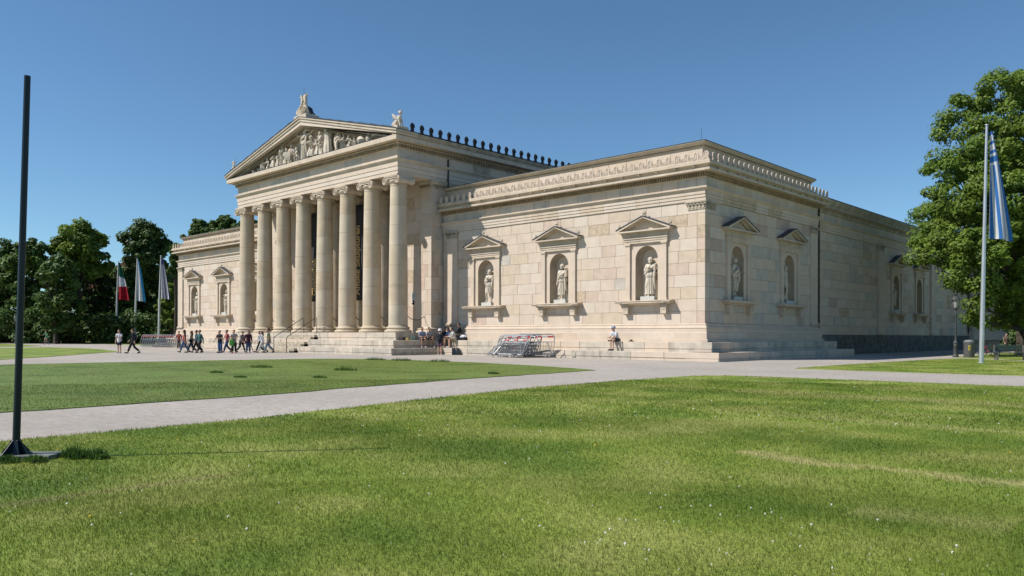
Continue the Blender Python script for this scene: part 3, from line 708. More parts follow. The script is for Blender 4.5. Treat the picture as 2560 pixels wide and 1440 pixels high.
for base, y in ((0, PYf - 1.9), (ZC, PYf - .95), (ZB, PYf)):
    for k in (0, 1):
        b_ = MB(); h = .18 * (k + 1) + (.02 if base else 0); b_.cbox(SX0, SX1, y - .34 * (2 - k) + .06, y + .08, base, base + h, .012)
        o = obj('stair_tread', b_.mesh('stair_tread', mat('stone_stair', (.42, .36, .27), var=.2, scale=2, streak=.3))); o.parent = STP
fl = MB(); fl.box(PX0 + .1, PX1 - .1, -4.6, 6, 1.6, 1.668); part('floor', fl, STEPM)
# handrails
IRON = mat('brown_iron', (.06, .045, .035), rough=.5, var=.2)
for x, lab in ((-35.7, 'thin brown iron handrail up the middle of the entrance stair'), (-33.72, 'thin brown iron handrail on the right edge of the entrance stair')):
    t = thing('handrail', lab, 'handrail', (x, -7.9, 0), group='handrails on the entrance stair')
    p = MB(); p.tube([(0, 0, .0), (0, 0, 1.18), (0, .02, 1.25), (0, .06, 1.30), (0, 2.75, 2.92), (0, 2.85, 2.9), (0, 2.85, 1.67)], .03, 6); q = obj('rail', p.mesh('rail', IRON, True), t)
    p = MB(); p.box(-.06, .06, -.06, .06, 0, .03); p.box(-.06, .06, 2.79, 2.91, 1.67, 1.70); obj('foot_plate', p.mesh('foot_plate', IRON), t)

# ------------------------------------------------------------------ columns
CY = -4.06; CZ0, CZ1 = ZA, 13.73; CAPZ = 12.93
def col_base_mesh(r=.74):
    mb = MB(); mb.smooth = True
    mb.lathe([(r * 1.34, 0), (r * 1.40, .04), (r * 1.42, .10), (r * 1.38, .17), (r * 1.30, .21), (r * 1.20, .215), (r * 1.15, .25), (r * 1.16, .29), (r * 1.20, .305), (r * 1.24, .34), (r * 1.24, .38), (r * 1.19, .42), (r * 1.10, .425), (r * 1.08, .46), (r * 1.02, .50), (r, .58)], 40)
    return mb.mesh('base', COLS[0])
COLS = [mat('column_stone', (.50, .425, .315), var=.12, scale=.9, streak=.16, bump=.25, bscale=14, col2=(.48, .395, .28)), mat('column_stone_pale', (.515, .44, .335), var=.08, scale=.9, streak=.14, bump=.25, bscale=14),
        mat('column_stone_sand', (.485, .395, .28), var=.12, scale=.9, streak=.16, bump=.25, bscale=14)]
NDR = 7
def rcol(t, r=.74): return r * (1 - .15 * t ** 1.7)
def drum_meshes():
    out = []
    z0 = .58; H = CAPZ - CZ0 - z0
    for i in range(NDR):
        a, b_ = i / NDR, (i + 1) / NDR; zz0 = z0 + H * a; h = H / NDR; j = .008; mb = MB(); mb.smooth = True
        pr = [(rcol(a) - .018, 0), (rcol(a), .012), (rcol((a * 2 + b_) / 3), h * .33), (rcol((a + 2 * b_) / 3), h * .66), (rcol(b_), h - .012), (rcol(b_) - .018, h)]
        mb.lathe(pr, 40); out.append((zz0, [mb.mesh('drum', c) for c in COLS]))
    return out
def capital_mesh():
    mb = MB(); mb.smooth = True; H = CZ1 - CAPZ
    mb.lathe([(.63, -.06), (.66, -.03), (.63, .0), (.62, .14), (.64, .16), (.72, .24), (.78, .33), (.70, .42)], 28)
    for k in range(22):
        a = 2 * PI * k / 22; mb.ball((.70 * math.cos(a), .70 * math.sin(a), .29), .065, 4, sz=1.5)
        mb.box(.62 * math.cos(a) - .03, .62 * math.cos(a) + .03, .62 * math.sin(a) - .03, .62 * math.sin(a) + .03, .02, .12)
    mb.box(-.86, .86, -.74, .74, .48, .66)
    mb.box(-.80, .80, -.80, .80, .68, H - .005)
    for s in (-1, 1):
        cx = s * .76; cz = .36; v = []; pts = []
        # bolster: waisted drum running front to back
        pr = [(.30, -.74), (.30, -.68), (.25, -.5), (.21, -.2), (.23, -.06), (.23, .06), (.21, .2), (.25, .5), (.30, .68), (.30, .74)]
        m2 = MB(); m2.lathe(pr, 16); mb.add([(cx + x, z, cz + y) for x, y, z in m2.v], m2.f)
        for f_ in (-1, 1):
            sp = []
            for i in range(46):
                a = i / 45 * 2.4 * 2 * PI; rr = .285 * (1 - .80 * i / 45)
                sp.append((cx + s * rr * math.cos(PI / 2 - a) * 1.0, f_ * .76, cz + rr * math.sin(PI / 2 - a)))
            mb.tube(sp, [.034 - .014 * i / 45 for i in range(46)], 5); mb.ball((cx, f_ * .76, cz), .05, 5)
            mb.tube([(s * .78, f_ * .76, .645), (0, f_ * .76, .60)], .034, 5)
            mb.tube([(cx, f_ * .76, .645), (0, f_ * .765, .645)], .034, 5)
    return mb.mesh('capital', TRIM)
CB = col_base_mesh(); DR = drum_meshes(); CM = capital_mesh()
def column(x, y, sc=1):
    o = obj('column', CB, None, (x, y, CZ0)); o.parent = MUS; o.matrix_parent_inverse = Matrix.Translation((-XC, -20, 0))
    for z, ms in DR: obj('drum', rng.choice([ms[0], ms[0], ms[1], ms[1], ms[2]]), o, (0, 0, z), (0, 0, rng.uniform(0, 6)))
    obj('capital', CM, o, (0, 0, CAPZ - CZ0)); return o
XS = [XC + (i - 3.5) * 3.327 for i in range(8)]
for x in XS: column(x, CY)
for x in (-40.9, -37.4, -33.9, -30.4): column(x, -.6)

# ------------------------------------------------------------------ portico walls, antae, hall
pwl = MB()
def R2(a, b_): return (a, b_)
WZ1 = 13.73
for a, b_ in ((PX1 - .05 - 1.25, PX1 - .05), (PX0 + .05, PX0 + 1.3)): pwl.box(a + .04, b_ - .04, -1.21, .5, ZA, WZ1 - .01)
for a, b_ in ((-27.6, PX1 - 1.3), (PX0 + 1.3, -43.8)): pwl.box(a + .03, b_ - .03, -.87, -.3, ZA, WZ1 - .01)
pwo = part('portico_wall', pwl, JOINT)
FA = Face('S', -1.22); FW = Face('S', -.88); FAE = Face('E', PX1 - .08); 
NB[0] = 0
CHP = 1.0; nP = 11; zp0 = ZA + .42
hP = (WZ1 - .62 - zp0) / nP
for a, b_ in ((PX1 - 1.3, PX1 - .05), (PX0 + .05, PX0 + 1.3)):
    courses(FA, pwo, a, b_, zp0, nP, hP, [], (.5, 1.3), nm='anta_block', limit=46, proud=.02)
for a, b_ in ((-27.6, PX1 - 1.32), (PX0 + 1.32, -43.8)):
    courses(FW, pwo, a, b_, ZA + .1, 12, (WZ1 - ZA - .12) / 12, [], (.9, 1.7), nm='portico_block', limit=120, proud=.02)
courses(FAE, pwo, -1.24, .34, zp0, nP, hP, [], (.5, 1.1), True, nm='anta_block', limit=160, proud=.02)
bs = MB(); aprof = [(0, ZA), (.36, ZA), (.38, ZA + .05), (.36, ZA + .14), (.24, ZA + .17), (.22, ZA + .22), (.27, ZA + .27), (.27, ZA + .33), (.12, ZA + .36), (.04, ZA + .42), (0, ZA + .44)]
bs.sweep([(PX1 - 1.30, -.9), (PX1 - 1.30, -1.24), (PX1 - .05, -1.24), (PX1 - .05, 0)], aprof); part('anta_base', bs, CREAM); bs = MB(); bs.sweep([(PX0 + .05, 0), (PX0 + .05, -1.24), (PX0 + 1.3, -1.24), (PX0 + 1.3, -.9)], aprof); part('anta_base', bs, CREAM)
cprof = [(0, WZ1 - .66), (.05, WZ1 - .62), (.05, WZ1 - .56), (.08, WZ1 - .52), (.10, WZ1 - .32), (.16, WZ1 - .26), (.20, WZ1 - .12), (.26, WZ1 - .1), (.26, WZ1 - .004), (0, WZ1 - .004)]
bs = MB(); P1 = [(PX1 - 1.30, -.9), (PX1 - 1.30, -1.24), (PX1 - .05, -1.24), (PX1 - .05, .3)]; bs.sweep(P1, cprof); ac = part('anta_capital', bs, TRIMD); bs = MB(); P2 = [(PX0 + .05, 0), (PX0 + .05, -1.24), (PX0 + 1.3, -1.24), (PX0 + 1.3, -.9)]; bs.sweep(P2, cprof); part('anta_capital', bs, TRIMD); eg = MB()
for k in range(9): eg.box(PX1 - 1.32 + k * .155 - .0, PX1 - 1.32 + k * .155 + .08, -1.40, -1.3, WZ1 - .5, WZ1 - .3)
for k in range(9): eg.box(PX1 - .0, PX1 + .10, -1.2 + k * .155, -1.12 + k * .155, WZ1 - .5, WZ1 - .3)
q = obj('egg_row', eg.mesh('egg_row', DENT)); q.parent = ac; stuff(q)
hall = MB(); hall.box(PX0 + .05, PX0 + .4, .5, 30, 0, 16.4); hall.box(PX1 - .4, PX1 - .05, .5, 30, 0, 16.4)
hall.box(PX0 + .4, PX1 - .4, 5.5, 6, 1.668, 14); part('hall_wall', hall, INT)
hp = MB(); hp.box(PX1 - 12, PX1 - 10.4, 5.3, 5.49, 1.67, 8); 
dr = MB(); dr.box(-37.6, -33.8, 5.30, 5.498, 1.67, 9.0); dr.box(-37.3, -35.75, 5.22, 5.30, 1.72, 8.8); dr.box(-35.65, -34.1, 5.22, 5.30, 1.72, 8.8); part('entrance_door', dr, DARKDOOR)
ce = MB(); ce.box(PX0 + .3, PX1 - .3, -3.35, 5.6, 14.05, 14.2)
for x in XS[1:-1]: ce.box(x - .3, x + .3, -3.35, -.95, 13.74, 14.05)
for y in (-3.0, -2.2, -1.5): ce.box(PX0 + .5, PX1 - .5, y - .05, y + .05, 13.9, 14.05)
part('ceiling', ce, CREAM)
# ------------------------------------------------------------------ portico entablature
EX0, EX1, EYF = XS[0] - .65, XS[-1] + .65, CY - .6
EP = [(EX0, 30), (EX0, EYF), (EX1, EYF), (EX1, 30)]
ent = MB()
for (x0, x1, y0, y1) in ((EX0, EX1, EYF, EYF + 1.2), (EX1 - 1.2, EX1, EYF + 1.2, 30), (EX0, EX0 + 1.2, EYF + 1.2, 30), (EX0 + 1.2, EX1 - 1.2, -1.1, -.1)): ent.box(x0 + .02, x1 - .02, y0 + .02, y1 - .02, CZ1 + .004, 16.4)
part('entablature', ent, CREAM)
for k, (a, b_, o_) in enumerate(((CZ1, 14.01, .0), (14.01, 14.34, .035), (14.34, 14.69, .07))):
    mb = MB(); mb.sweep(EP, [(-.1, a + .002), (o_ + .01, a + .002), (o_ + .01, b_ - .012), (o_ - .01, b_ - .002), (-.1, b_ - .002)]); part('fascia', mb, [CREAM, PALE, CREAM][k])
mb = MB(); mb.sweep(EP, [(-.1, 14.69), (.10, 14.69), (.12, 14.72), (.12, 14.75), (.25, 14.87), (.26, 14.88), (.26, 14.945), (.02, 14.955), (-.1, 14.955)]); part('string_course', mb, TRIM)
mb = MB(); mb.sweep(EP, [(-.1, 14.95), (.02, 14.95), (.02, 15.68), (-.1, 15.68)]); part('frieze', mb, GREY)
FRZ = bpy.data.objects['frieze']
t = EX0
while t < EX1 - .5:
    e = min(t + rng.uniform(1.3, 2.4), EX1); e = EX1 if EX1 - e < .8 else e
    b_ = MB(); b_.cbox(t + .008, e - .008, EYF - .035, EYF + .05, 14.97, 15.66, .006); q = obj('frieze_block', b_.mesh('frieze_block', rng.choice([GREY, CREAM, PALE, GREY]))); q.parent = FRZ; t = e
t = EYF
while t < 24:
    e = t + rng.uniform(1.5, 2.6); b_ = MB(); b_.cbox(EX1 - .05, EX1 + .035, t + .008, e - .008, 14.97, 15.66, .006); q = obj('frieze_block', b_.mesh('frieze_block', rng.choice([GREY, CREAM, GREY, TRIMD]))); q.parent = FRZ; t = e
corn = [(-.1, 15.67), (.06, 15.67), (.10, 15.70), (.14, 15.72), (.14, 15.97), (.30, 15.98), (.34, 16.04), (.38, 16.10), (.78, 16.14), (.78, 16.13), (.80, 16.13), (.80, 16.46), (.76, 16.49), (-.1, 16.50)]
mb = MB(); mb.sweep(EP, corn); part('cornice', mb, TRIM)
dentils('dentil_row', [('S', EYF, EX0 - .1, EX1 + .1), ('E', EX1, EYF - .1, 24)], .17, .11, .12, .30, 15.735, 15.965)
dentils('egg_row', [('S', EYF, EX0 - .3, EX1 + .3), ('E', EX1, EYF - .3, 24)], .07, .05, .34, .42, 16.02, 16.09)
# east side gutter of the temple roof: sima and dark bronze antefixes
mb = MB(); mb.sweep([(EX1, EYF - .8), (EX1, 30)], [(.3, 16.5), (.80, 16.5), (.84, 16.56), (.92, 16.68), (.95, 16.78), (.95, 16.80), (.3, 16.80)]); part('sima', mb, TRIMD)
mb = MB(); mb.sweep([(EX0, 30), (EX0, EYF - .8)], [(.3, 16.5), (.80, 16.5), (.84, 16.56), (.92, 16.68), (.95, 16.78), (.95, 16.80), (.3, 16.80)]); part('sima', mb, TRIMD)
sb = MB()
for y in np.arange(-4.2, 24, 1.0): sb.ball((EX1 + .9, y, 16.66), .07, 5)
stuff(part('spout_row', sb, TRIMD))
# pediment
PZ = 16.50; AZ = 20.15; HB = EX1 - XC
def slope(x, off=0): return 16.83 + (AZ - 16.83) * (1 - abs(x - XC) / (HB + .98)) - off
PEDI = empty_part('pediment')
tm = MB(); tm.prism([(EX0 + .2, PZ), (EX1 - .2, PZ), (XC, slope(XC) - .5)], EYF + .5, EYF + 1.2); o = obj('tympanum', tm.mesh('tympanum', PALE)); o.parent = PEDI
def raking(s, o0, o1, d, y, m, nm):
    b_ = MB(); xe = XC + s * (HB + .8)
    b_.prism([(XC, slope(XC, o1)), (XC, slope(XC, o0)), (XC + s * (HB + d), slope(XC + s * (HB + d), o0)), (XC + s * (HB + d), max(slope(XC + s * (HB + d), o1), 16.50))], EYF - y, EYF + 1.2)
    o = obj(nm, b_.mesh(nm, m)); o.parent = PEDI; return o
for s in (-1, 1):
    raking(s, .0, .12, .98, .97, TRIM, 'sima'); raking(s, .122, .34, .90, .88, TRIM, 'sima'); raking(s, .342, .68, .80, .80, PALE, 'raking_cornice')
    raking(s, .682, .80, .2, .42, TRIMD, 'bed_moulding'); raking(s, .802, .98, -.2, .22, TRIM, 'bed_moulding')
dt = MB()
for s in (-1, 1):
    for i in range(70):
        x = XC + s * (.3 + i * .165)
        if abs(x - XC) < HB - 1.0: z = slope(x, .80); dt.box(x - .05, x + .05, EYF - .40, EYF - .2, z - .12, z + .02)
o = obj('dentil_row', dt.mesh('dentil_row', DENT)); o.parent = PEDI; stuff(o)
lf = MB(); lf.box(EX0 - .7, EX1 + .7, EYF - .79, EYF + .7, 16.502, 16.53); o = obj('ledge_flashing', lf.mesh('ledge_flashing', LEAD)); o.parent = PEDI
# temple roof
rf = MB()
for s in (-1, 1):
    xe = XC + s * (HB + .99)
    rf.prism([(XC, AZ + .005), (XC, AZ + .05), (xe, 16.88), (xe, 16.835)], EYF - 1.0, 30)
rfo = part('roof', rf, LEAD)
for s in (-1, 1):           # stepped sheets along the raking edge
    for i in range(8):
        x0 = XC + s * (1.4 + i * 1.45); x1 = x0 + s * 1.45; b_ = MB()
        b_.prism([(x0, slope(x0) + .05), (x0, slope(x0) + .15), (x1, slope(x1) + .09), (x1, slope(x1) + .05)], EYF - .97, EYF + 22); o = obj('roof_sheet', b_.mesh('roof_sheet', LEAD)); o.parent = rfo
AFD = MB(); AFD.lathe([(.21, 0), (.20, .10), (.15, .17), (.17, .24), (.14, .28), (.19, .38), (.20, .50), (.17, .61), (.10, .69), (.02, .73)], 10, (0, 0, 0), 1, .55)
for s in (-1, 1): AFD.tube([(s * .1, -.08, .28), (s * .15, -.11, .45), (s * .08, -.09, .62)], .03, 4)
AFM = AFD.mesh('antefix', COPPER, True)
for i in range(24): obj('antefix', AFM, rfo, (EX1 + .84, -3.95 + i * .94, 16.86), (0, 0, PI / 2))
for o in [c for c in bpy.data.objects if c.parent == rfo]: o.matrix_parent_inverse = Matrix.Identity(4)
# roof of portico is at world coords through inverse: children of parts sit in the part's own frame (the origin)

# ------------------------------------------------------------------ figures (used for people, statues and pediment groups)
def skin_obj(name, J, E, parent, m, root='pelvis', sub=1, smooth=True):
    """J: {name: (pos, rx, ry)} ; E: edges by name. Grown with a Skin modifier so limbs join in one surface"""
    names = [n for n in J if any(n in e for e in E)]; ix = {n: i for i, n in enumerate(names)}
    me = bpy.data.meshes.new(name); me.from_pydata([J[n][0] for n in names], [(ix[a], ix[b_]) for a, b_ in E], [])
    me.materials.append(m); o = obj(name, me, parent)
    md = o.modifiers.new('skin', 'SKIN'); md.use_smooth_shade = smooth
    for n in names:
        s_ = me.skin_vertices[0].data[ix[n]]; s_.radius = (J[n][1], J[n][2]); s_.use_root = (n == root) or (root not in names and ix[n] == 0)
    o.modifiers.new('sub', 'SUBSURF').levels = sub; o.modifiers['sub'].render_levels = sub
    return o
def joints(pose, a=1.0, arm='down', lean=0.0, rnd=None):
    """joint positions of a 1.75 m figure facing -y; pelvis height follows the pose"""
    P = {}
    z = .95
    L = {'stand': ((.10, -.02, .50), (.11, .0, .08), (.12, -.17, .035), (-.10, .0, .50), (-.12, .05, .08), (-.14, -.12, .035)),
         'contra': ((.10, -.02, .50), (.10, .02, .08), (.12, -.15, .035), (-.14, -.14, .52), (-.17, .02, .09), (-.21, -.14, .035)),
         'walk': ((.09, -.17 * a, .50), (.09, -.30 * a, .10), (.10, -.46 * a, .07), (-.09, .02 * a, .49), (-.10, .36 * a, .15), (-.10, .24 * a, .045)),
         'sit': ((.12, -.50, .13), (.13, -.52, -.45), (.14, -.70, -.505), (-.12, -.50, .13), (-.14, -.46, -.45), (-.15, -.64, -.505)),
         'kneel': ((.14, -.36, .50), (.13, -.30, .08), (.13, -.46, .04), (-.12, -.05, .06), (-.13, .38, .08), (-.13, .48, .03)),
         'cycle': ((.10, -.36, .72), (.11, -.22, .30), (.11, -.38, .24), (-.10, -.30, .62), (-.11, -.05, .18), (-.11, -.20, .13))}[pose]
    if pose == 'sit': z = .12
    if pose == 'kneel': z = .55
    if pose == 'cycle': z = 1.0
    P['pelvis'] = (0, 0, z); P['hipL'] = (.09, 0, z - .04); P['hipR'] = (-.09, 0, z - .04)
    for n, p in zip(('kneeL', 'ankL', 'toeL', 'kneeR', 'ankR', 'toeR'), L): P[n] = p
    l = lean; P['waist'] = (0, -.18 * l, z + .16); P['chest'] = (0, -.42 * l, z + .36 - .04 * l)
    c = P['chest']; P['shL'] = (.19, c[1] - .02 * l, c[2] + .08); P['shR'] = (-.19, c[1] - .02 * l, c[2] + .08); P['neck'] = (0, c[1] - .06 * l - .01, c[2] + .155)
    P['head0'] = (0, c[1] - .10 * l - .02, c[2] + .25); P['head1'] = (0, c[1] - .13 * l - .025, c[2] + .36)
    sL, sR = Vector(P['shL']), Vector(P['shR'])
    A = {'down': ((.06, .03, -.29), (.07, -.05, -.54)), 'fwd': ((.05, -.12, -.25), (-.06, -.34, -.22)), 'swingf': ((.05, -.12, -.27), (.04, -.30, -.46)), 'swingb': ((.05, .13, -.27), (.06, .16, -.52)),
         'lap': ((.07, -.12, -.27), (-.06, -.36, -.30)), 'out': ((.26, -.04, .0), (.48, -.06, .10)), 'chestarm': ((.06, -.10, -.27), (-.14, -.22, -.12)), 'hip': ((.16, .05, -.25), (.02, -.02, -.42)), 'bars': ((.08, -.20, -.18), (.08, -.46, -.20)), 'up': ((.10, -.1, -.12), (.06, -.22, .12))}
    al, ar = (arm if isinstance(arm, tuple) else (arm, arm))
    for s, sh, k, n in ((1, sL, al, 'L'), (-1, sR, ar, 'R')):
        e, w_ = A[k]; P['elb' + n] = (sh.x + s * e[0], sh.y + e[1], sh.z + e[2]); P['wri' + n] = (sh.x + s * w_[0], sh.y + w_[1], sh.z + w_[2])
        el = Vector(P['elb' + n]); wr = Vector(P['wri' + n]); dd = (wr - el).normalized(); P['hand' + n] = tuple(wr + dd * .07)
        sd = Vector((0, -1, 0)); sd = (sd - dd * sd.dot(dd)).normalized()
        for i, (off, ln) in enumerate(((-.03, .075), (-.01, .09), (.012, .085), (.034, .065))):
            P['f%d%s' % (i, n)] = tuple(wr + dd * (.08 + ln) + sd * off * 1.25 + Vector((-s * .02, 0, 0)))
        P['th' + n] = tuple(wr + dd * .07 + sd * .055 + Vector((-s * .015, 0, 0)))
    return P
BODY_E = [('pelvis', 'waist'), ('waist', 'chest'), ('chest', 'neck'), ('neck', 'head0'), ('head0', 'head1'), ('chest', 'shL'), ('chest', 'shR'), ('shL', 'elbL'), ('shR', 'elbR'), ('elbL', 'wriL'), ('elbR', 'wriR'), ('wriL', 'handL'), ('wriR', 'handR'),
          ('pelvis', 'hipL'), ('pelvis', 'hipR'), ('hipL', 'kneeL'), ('hipR', 'kneeR'), ('kneeL', 'ankL'), ('kneeR', 'ankR'), ('ankL', 'toeL'), ('ankR', 'toeR')] + \
         [('hand' + s, 'f%d%s' % (i, s)) for s in 'LR' for i in range(4)] + [('wri' + s, 'th' + s) for s in 'LR']
RB = {'pelvis': .135, 'waist': .12, 'chest': .145, 'neck': .055, 'head0': .088, 'head1': .085, 'shL': .07, 'shR': .07, 'elbL': .042, 'elbR': .042, 'wriL': .028, 'wriR': .028, 'handL': .036, 'handR': .036, 'hipL': .095, 'hipR': .095, 'kneeL': .06, 'kneeR': .06, 'ankL': .042, 'ankR': .042, 'toeL': .036, 'toeR': .036, 'thL': .011, 'thR': .011}
def rad_of(n, k=1, add=0):
    r = RB.get(n, .010); return (r * k + add)
def jd(P, names=None, add=0, k=1):
    out = {}
    for n, p in P.items():
        r = rad_of(n, k, add if not (n[0] == 'f' and n[1].isdigit()) and not n.startswith('th') else 0)
        fl = .72 if n in ('chest', 'waist', 'pelvis') else 1
        out[n] = (p, r, r * fl)
    return out
SKIN = [mat('skin_light', (.50, .30, .21), rough=.6, var=.05), mat('skin_tan', (.38, .21, .13), rough=.6, var=.05)]
HAIRS = {'dark': mat('hair_dark', (.012, .009, .008), rough=.5), 'brown': mat('hair_brown', (.05, .027, .014), rough=.5), 'blond': mat('hair_blond', (.24, .15, .07), rough=.5)}
EYE = mat('eye_dark', (.01, .01, .01), rough=.3)
def cloth(c): return mat('cloth_%02d_%02d_%02d' % tuple(int(v * 99) for v in c), c, rough=.9, var=.15, scale=14)
PEOPLE = []
def person(loc, yaw, pose, label, shirt, legs, short=False, hair='dark', longhair=False, arm=('swingb', 'swingf'), lean=0.05, sc=1.05, tank=False, longsleeve=True, pack=None, hat=None, shoes=(.03, .03, .03), skin=0, a=1.0, dress=False, jacket=None, bag=None, group=None, slim=1.0):
    t = thing('person', label, 'person', loc, yaw, group, sc)
    P = joints(pose, a, arm, lean); sk = SKIN[skin]
    BQ = jd(P, k=slim)
    for n_ in ('chest', 'waist', 'pelvis', 'shL', 'shR', 'hipL', 'hipR'): BQ[n_] = (BQ[n_][0], BQ[n_][1] * .78, BQ[n_][2] * .78)
    skin_obj('body', BQ, BODY_E, t, sk)
    sm = cloth(shirt); lm = cloth(legs)
    # shirt
    E = [('hemS', 'pelvis'), ('pelvis', 'waist'), ('waist', 'chest'), ('chest', 'shL'), ('chest', 'shR')]; Q = jd(P, add=.022, k=slim)
    pv = P['pelvis']; lw = -.02 if pose == 'sit' else -.17; Q['hemS'] = ((pv[0], pv[1] + (-.05 if pose == 'sit' else .0), pv[2] + lw), .185 * slim, .15 * slim)
    Q['pelvis'] = (pv, .178 * slim, .142 * slim); Q['waist'] = (P['waist'], .160 * slim, .125 * slim); Q['chest'] = (P['chest'], .180 * slim, .145 * slim)
    for n in 'LR': Q['sh' + n] = (P['sh' + n], .088, .088)
    nk = Vector(P['chest']).lerp(Vector(P['neck']), 1.0); Q['nk'] = (tuple(nk), .085, .075); E.append(('chest', 'nk'))
    if not tank:
        for n in 'LR':
            if longsleeve: E += [('sh' + n, 'elb' + n), ('elb' + n, 'cuff' + n)]; c_ = Vector(P['elb' + n]).lerp(Vector(P['wri' + n]), .85); Q['cuff' + n] = (tuple(c_), .045, .045)
            else: c_ = Vector(P['sh' + n]).lerp(Vector(P['elb' + n]), .75); Q['slv' + n] = (tuple(c_), .075, .075); E.append(('sh' + n, 'slv' + n))
    skin_obj('shirt', Q, E, t, sm)
    # trousers or shorts
    E = [('waist2', 'pelvis')]; Q = jd(P, add=.02, k=slim); w_ = Vector(P['pelvis']).lerp(Vector(P['waist']), .7); Q['waist2'] = (tuple(w_), .135, .11); Q['pelvis'] = (P['pelvis'], .155 * slim, .125 * slim); Q['hipL'] = (P['hipL'], .118, .118); Q['hipR'] = (P['hipR'], .118, .118); Q['kneeL'] = (P['kneeL'], .088, .088); Q['kneeR'] = (P['kneeR'], .088, .088); E += [('pelvis', 'hipL'), ('pelvis', 'hipR')]
    for n in 'LR':
        if short: c_ = Vector(P['hip' + n]).lerp(Vector(P['knee' + n]), .82); Q['hem' + n] = (tuple(c_), .125, .125); E.append(('hip' + n, 'hem' + n))
        else: c_ = Vector(P['knee' + n]).lerp(Vector(P['ank' + n]), .92); Q['hem' + n] = (tuple(c_), .078, .078); E += [('hip' + n, 'knee' + n), ('knee' + n, 'hem' + n)]
    skin_obj('shorts' if short else 'trousers', Q, E, t, lm)
    # shoes
    shm = cloth(shoes)
    for n in 'LR':
        b_ = MB(); ak = Vector(P['ank' + n]); to = Vector(P['toe' + n]); hl = ak + (ak - to).normalized() * .05; hl.z = min(ak.z - .02, hl.z)
        b_.tube([tuple(hl + Vector((0, 0, -.02))), tuple(ak.lerp(to, .3) + Vector((0, 0, -.025))), tuple(ak.lerp(to, .75)), tuple(to + (to - ak) * .3)], [.045, .055, .047, .028], 8); obj('shoe', b_.mesh('shoe', shm, True), t)
    # head: hair, eyes, nose
    h0, h1 = Vector(P['head0']), Vector(P['head1']); hc = (h0 + h1) / 2 + Vector((0, 0, .03))
    b_ = MB(); b_.ball(tuple(hc + Vector((0, .028, .034))), .112, 10, sx=.88, sy=.95, sz=.93)
    for q in range(7): a_ = q * .9; b_.ball(tuple(hc + Vector((.05 * math.cos(a_), .03 + .05 * math.sin(a_), .09))), .045, 5)
    if longhair: b_.tube([tuple(hc + Vector((0, .06, 0))), tuple(hc + Vector((0, .09, -.14))), tuple(hc + Vector((0, .10, -.30)))], [.085, .08, .04], 8)
    obj('hair', b_.mesh('hair', HAIRS[hair], True), t)
    b_ = MB(); b_.ball(tuple(hc + Vector((0, -.022, -.015))), .098, 10, sx=.80, sy=.92, sz=1.2); b_.tube([(hc.x, hc.y - .10, hc.z + .0), (hc.x, hc.y - .128, hc.z - .035)], [.009, .016], 6)
    for s in (-1, 1): b_.ball((hc.x + s * .082, hc.y + .01, hc.z - .01), .024, 5, sx=.5)
    obj('face', b_.mesh('face', sk, True), t)
    b_ = MB()
    for s in (-1, 1): b_.ball((hc.x + s * .032, hc.y - .104, hc.z + .005), .011, 4)
    b_.box(hc.x - .022, hc.x + .022, hc.y - .108, hc.y - .095, hc.z - .066, hc.z - .060); obj('eyes', b_.mesh('eyes', EYE), t)
    c = Vector(P['chest'])
    if pack:
        b_ = MB(); b_.cbox(c.x - .15, c.x + .15, c.y + .10, c.y + .26, c.z - .30, c.z + .12, .05)
        for s in (-1, 1): b_.tube([(s * .11, c.y + .12, c.z + .1), (s * .12, c.y, c.z + .155), (s * .12, c.y - .13, c.z + .05), (s * .13, c.y - .05, c.z - .2), (s * .12, c.y + .12, c.z - .24)], .016, 5)
        obj('backpack', b_.mesh('backpack', cloth(pack)), t)
    if bag:
        col_, side, zz = bag; b_ = MB(); x = side * .24; b_.cbox(x - .07, x + .07, c.y - .14, c.y + .14, zz, zz + .26, .04); b_.tube([(x, c.y - .1, zz + .25), (side * .1, c.y - .02, c.z + .15), (x, c.y + .1, zz + .25)], .012, 4); obj('bag', b_.mesh('bag', cloth(col_)), t)
    if hat:
        b_ = MB(); b_.lathe([(.128, -.02), (.136, .03), (.130, .08), (.10, .125), (.05, .15), (.01, .155)], 14, tuple(hc + Vector((0, .018, .03)))); b_.add([(hc.x + x, hc.y + y, hc.z + z) for x, y, z in ((-.08, -.10, .035), (.08, -.10, .035), (.065, -.19, .025), (-.065, -.19, .025), (-.08, -.10, .045), (.08, -.10, .045), (.065, -.19, .033), (-.065, -.19, .033))], [(0, 1, 2, 3), (7, 6, 5, 4), (0, 3, 7, 4), (3, 2, 6, 7), (2, 1, 5, 6), (1, 0, 4, 5)]); obj('cap', b_.mesh('cap', cloth(hat), True), t)
    if dress:
        b_ = MB(); pz = P['pelvis'][2]; b_.lathe([(.15, .12), (.16, .0), (.22, -.18), (.25, -.38)], 16, (0, 0, pz), 1, .8, .06, 7); obj('skirt', b_.mesh('skirt', lm, True), t)
    PEOPLE.append(t); return t

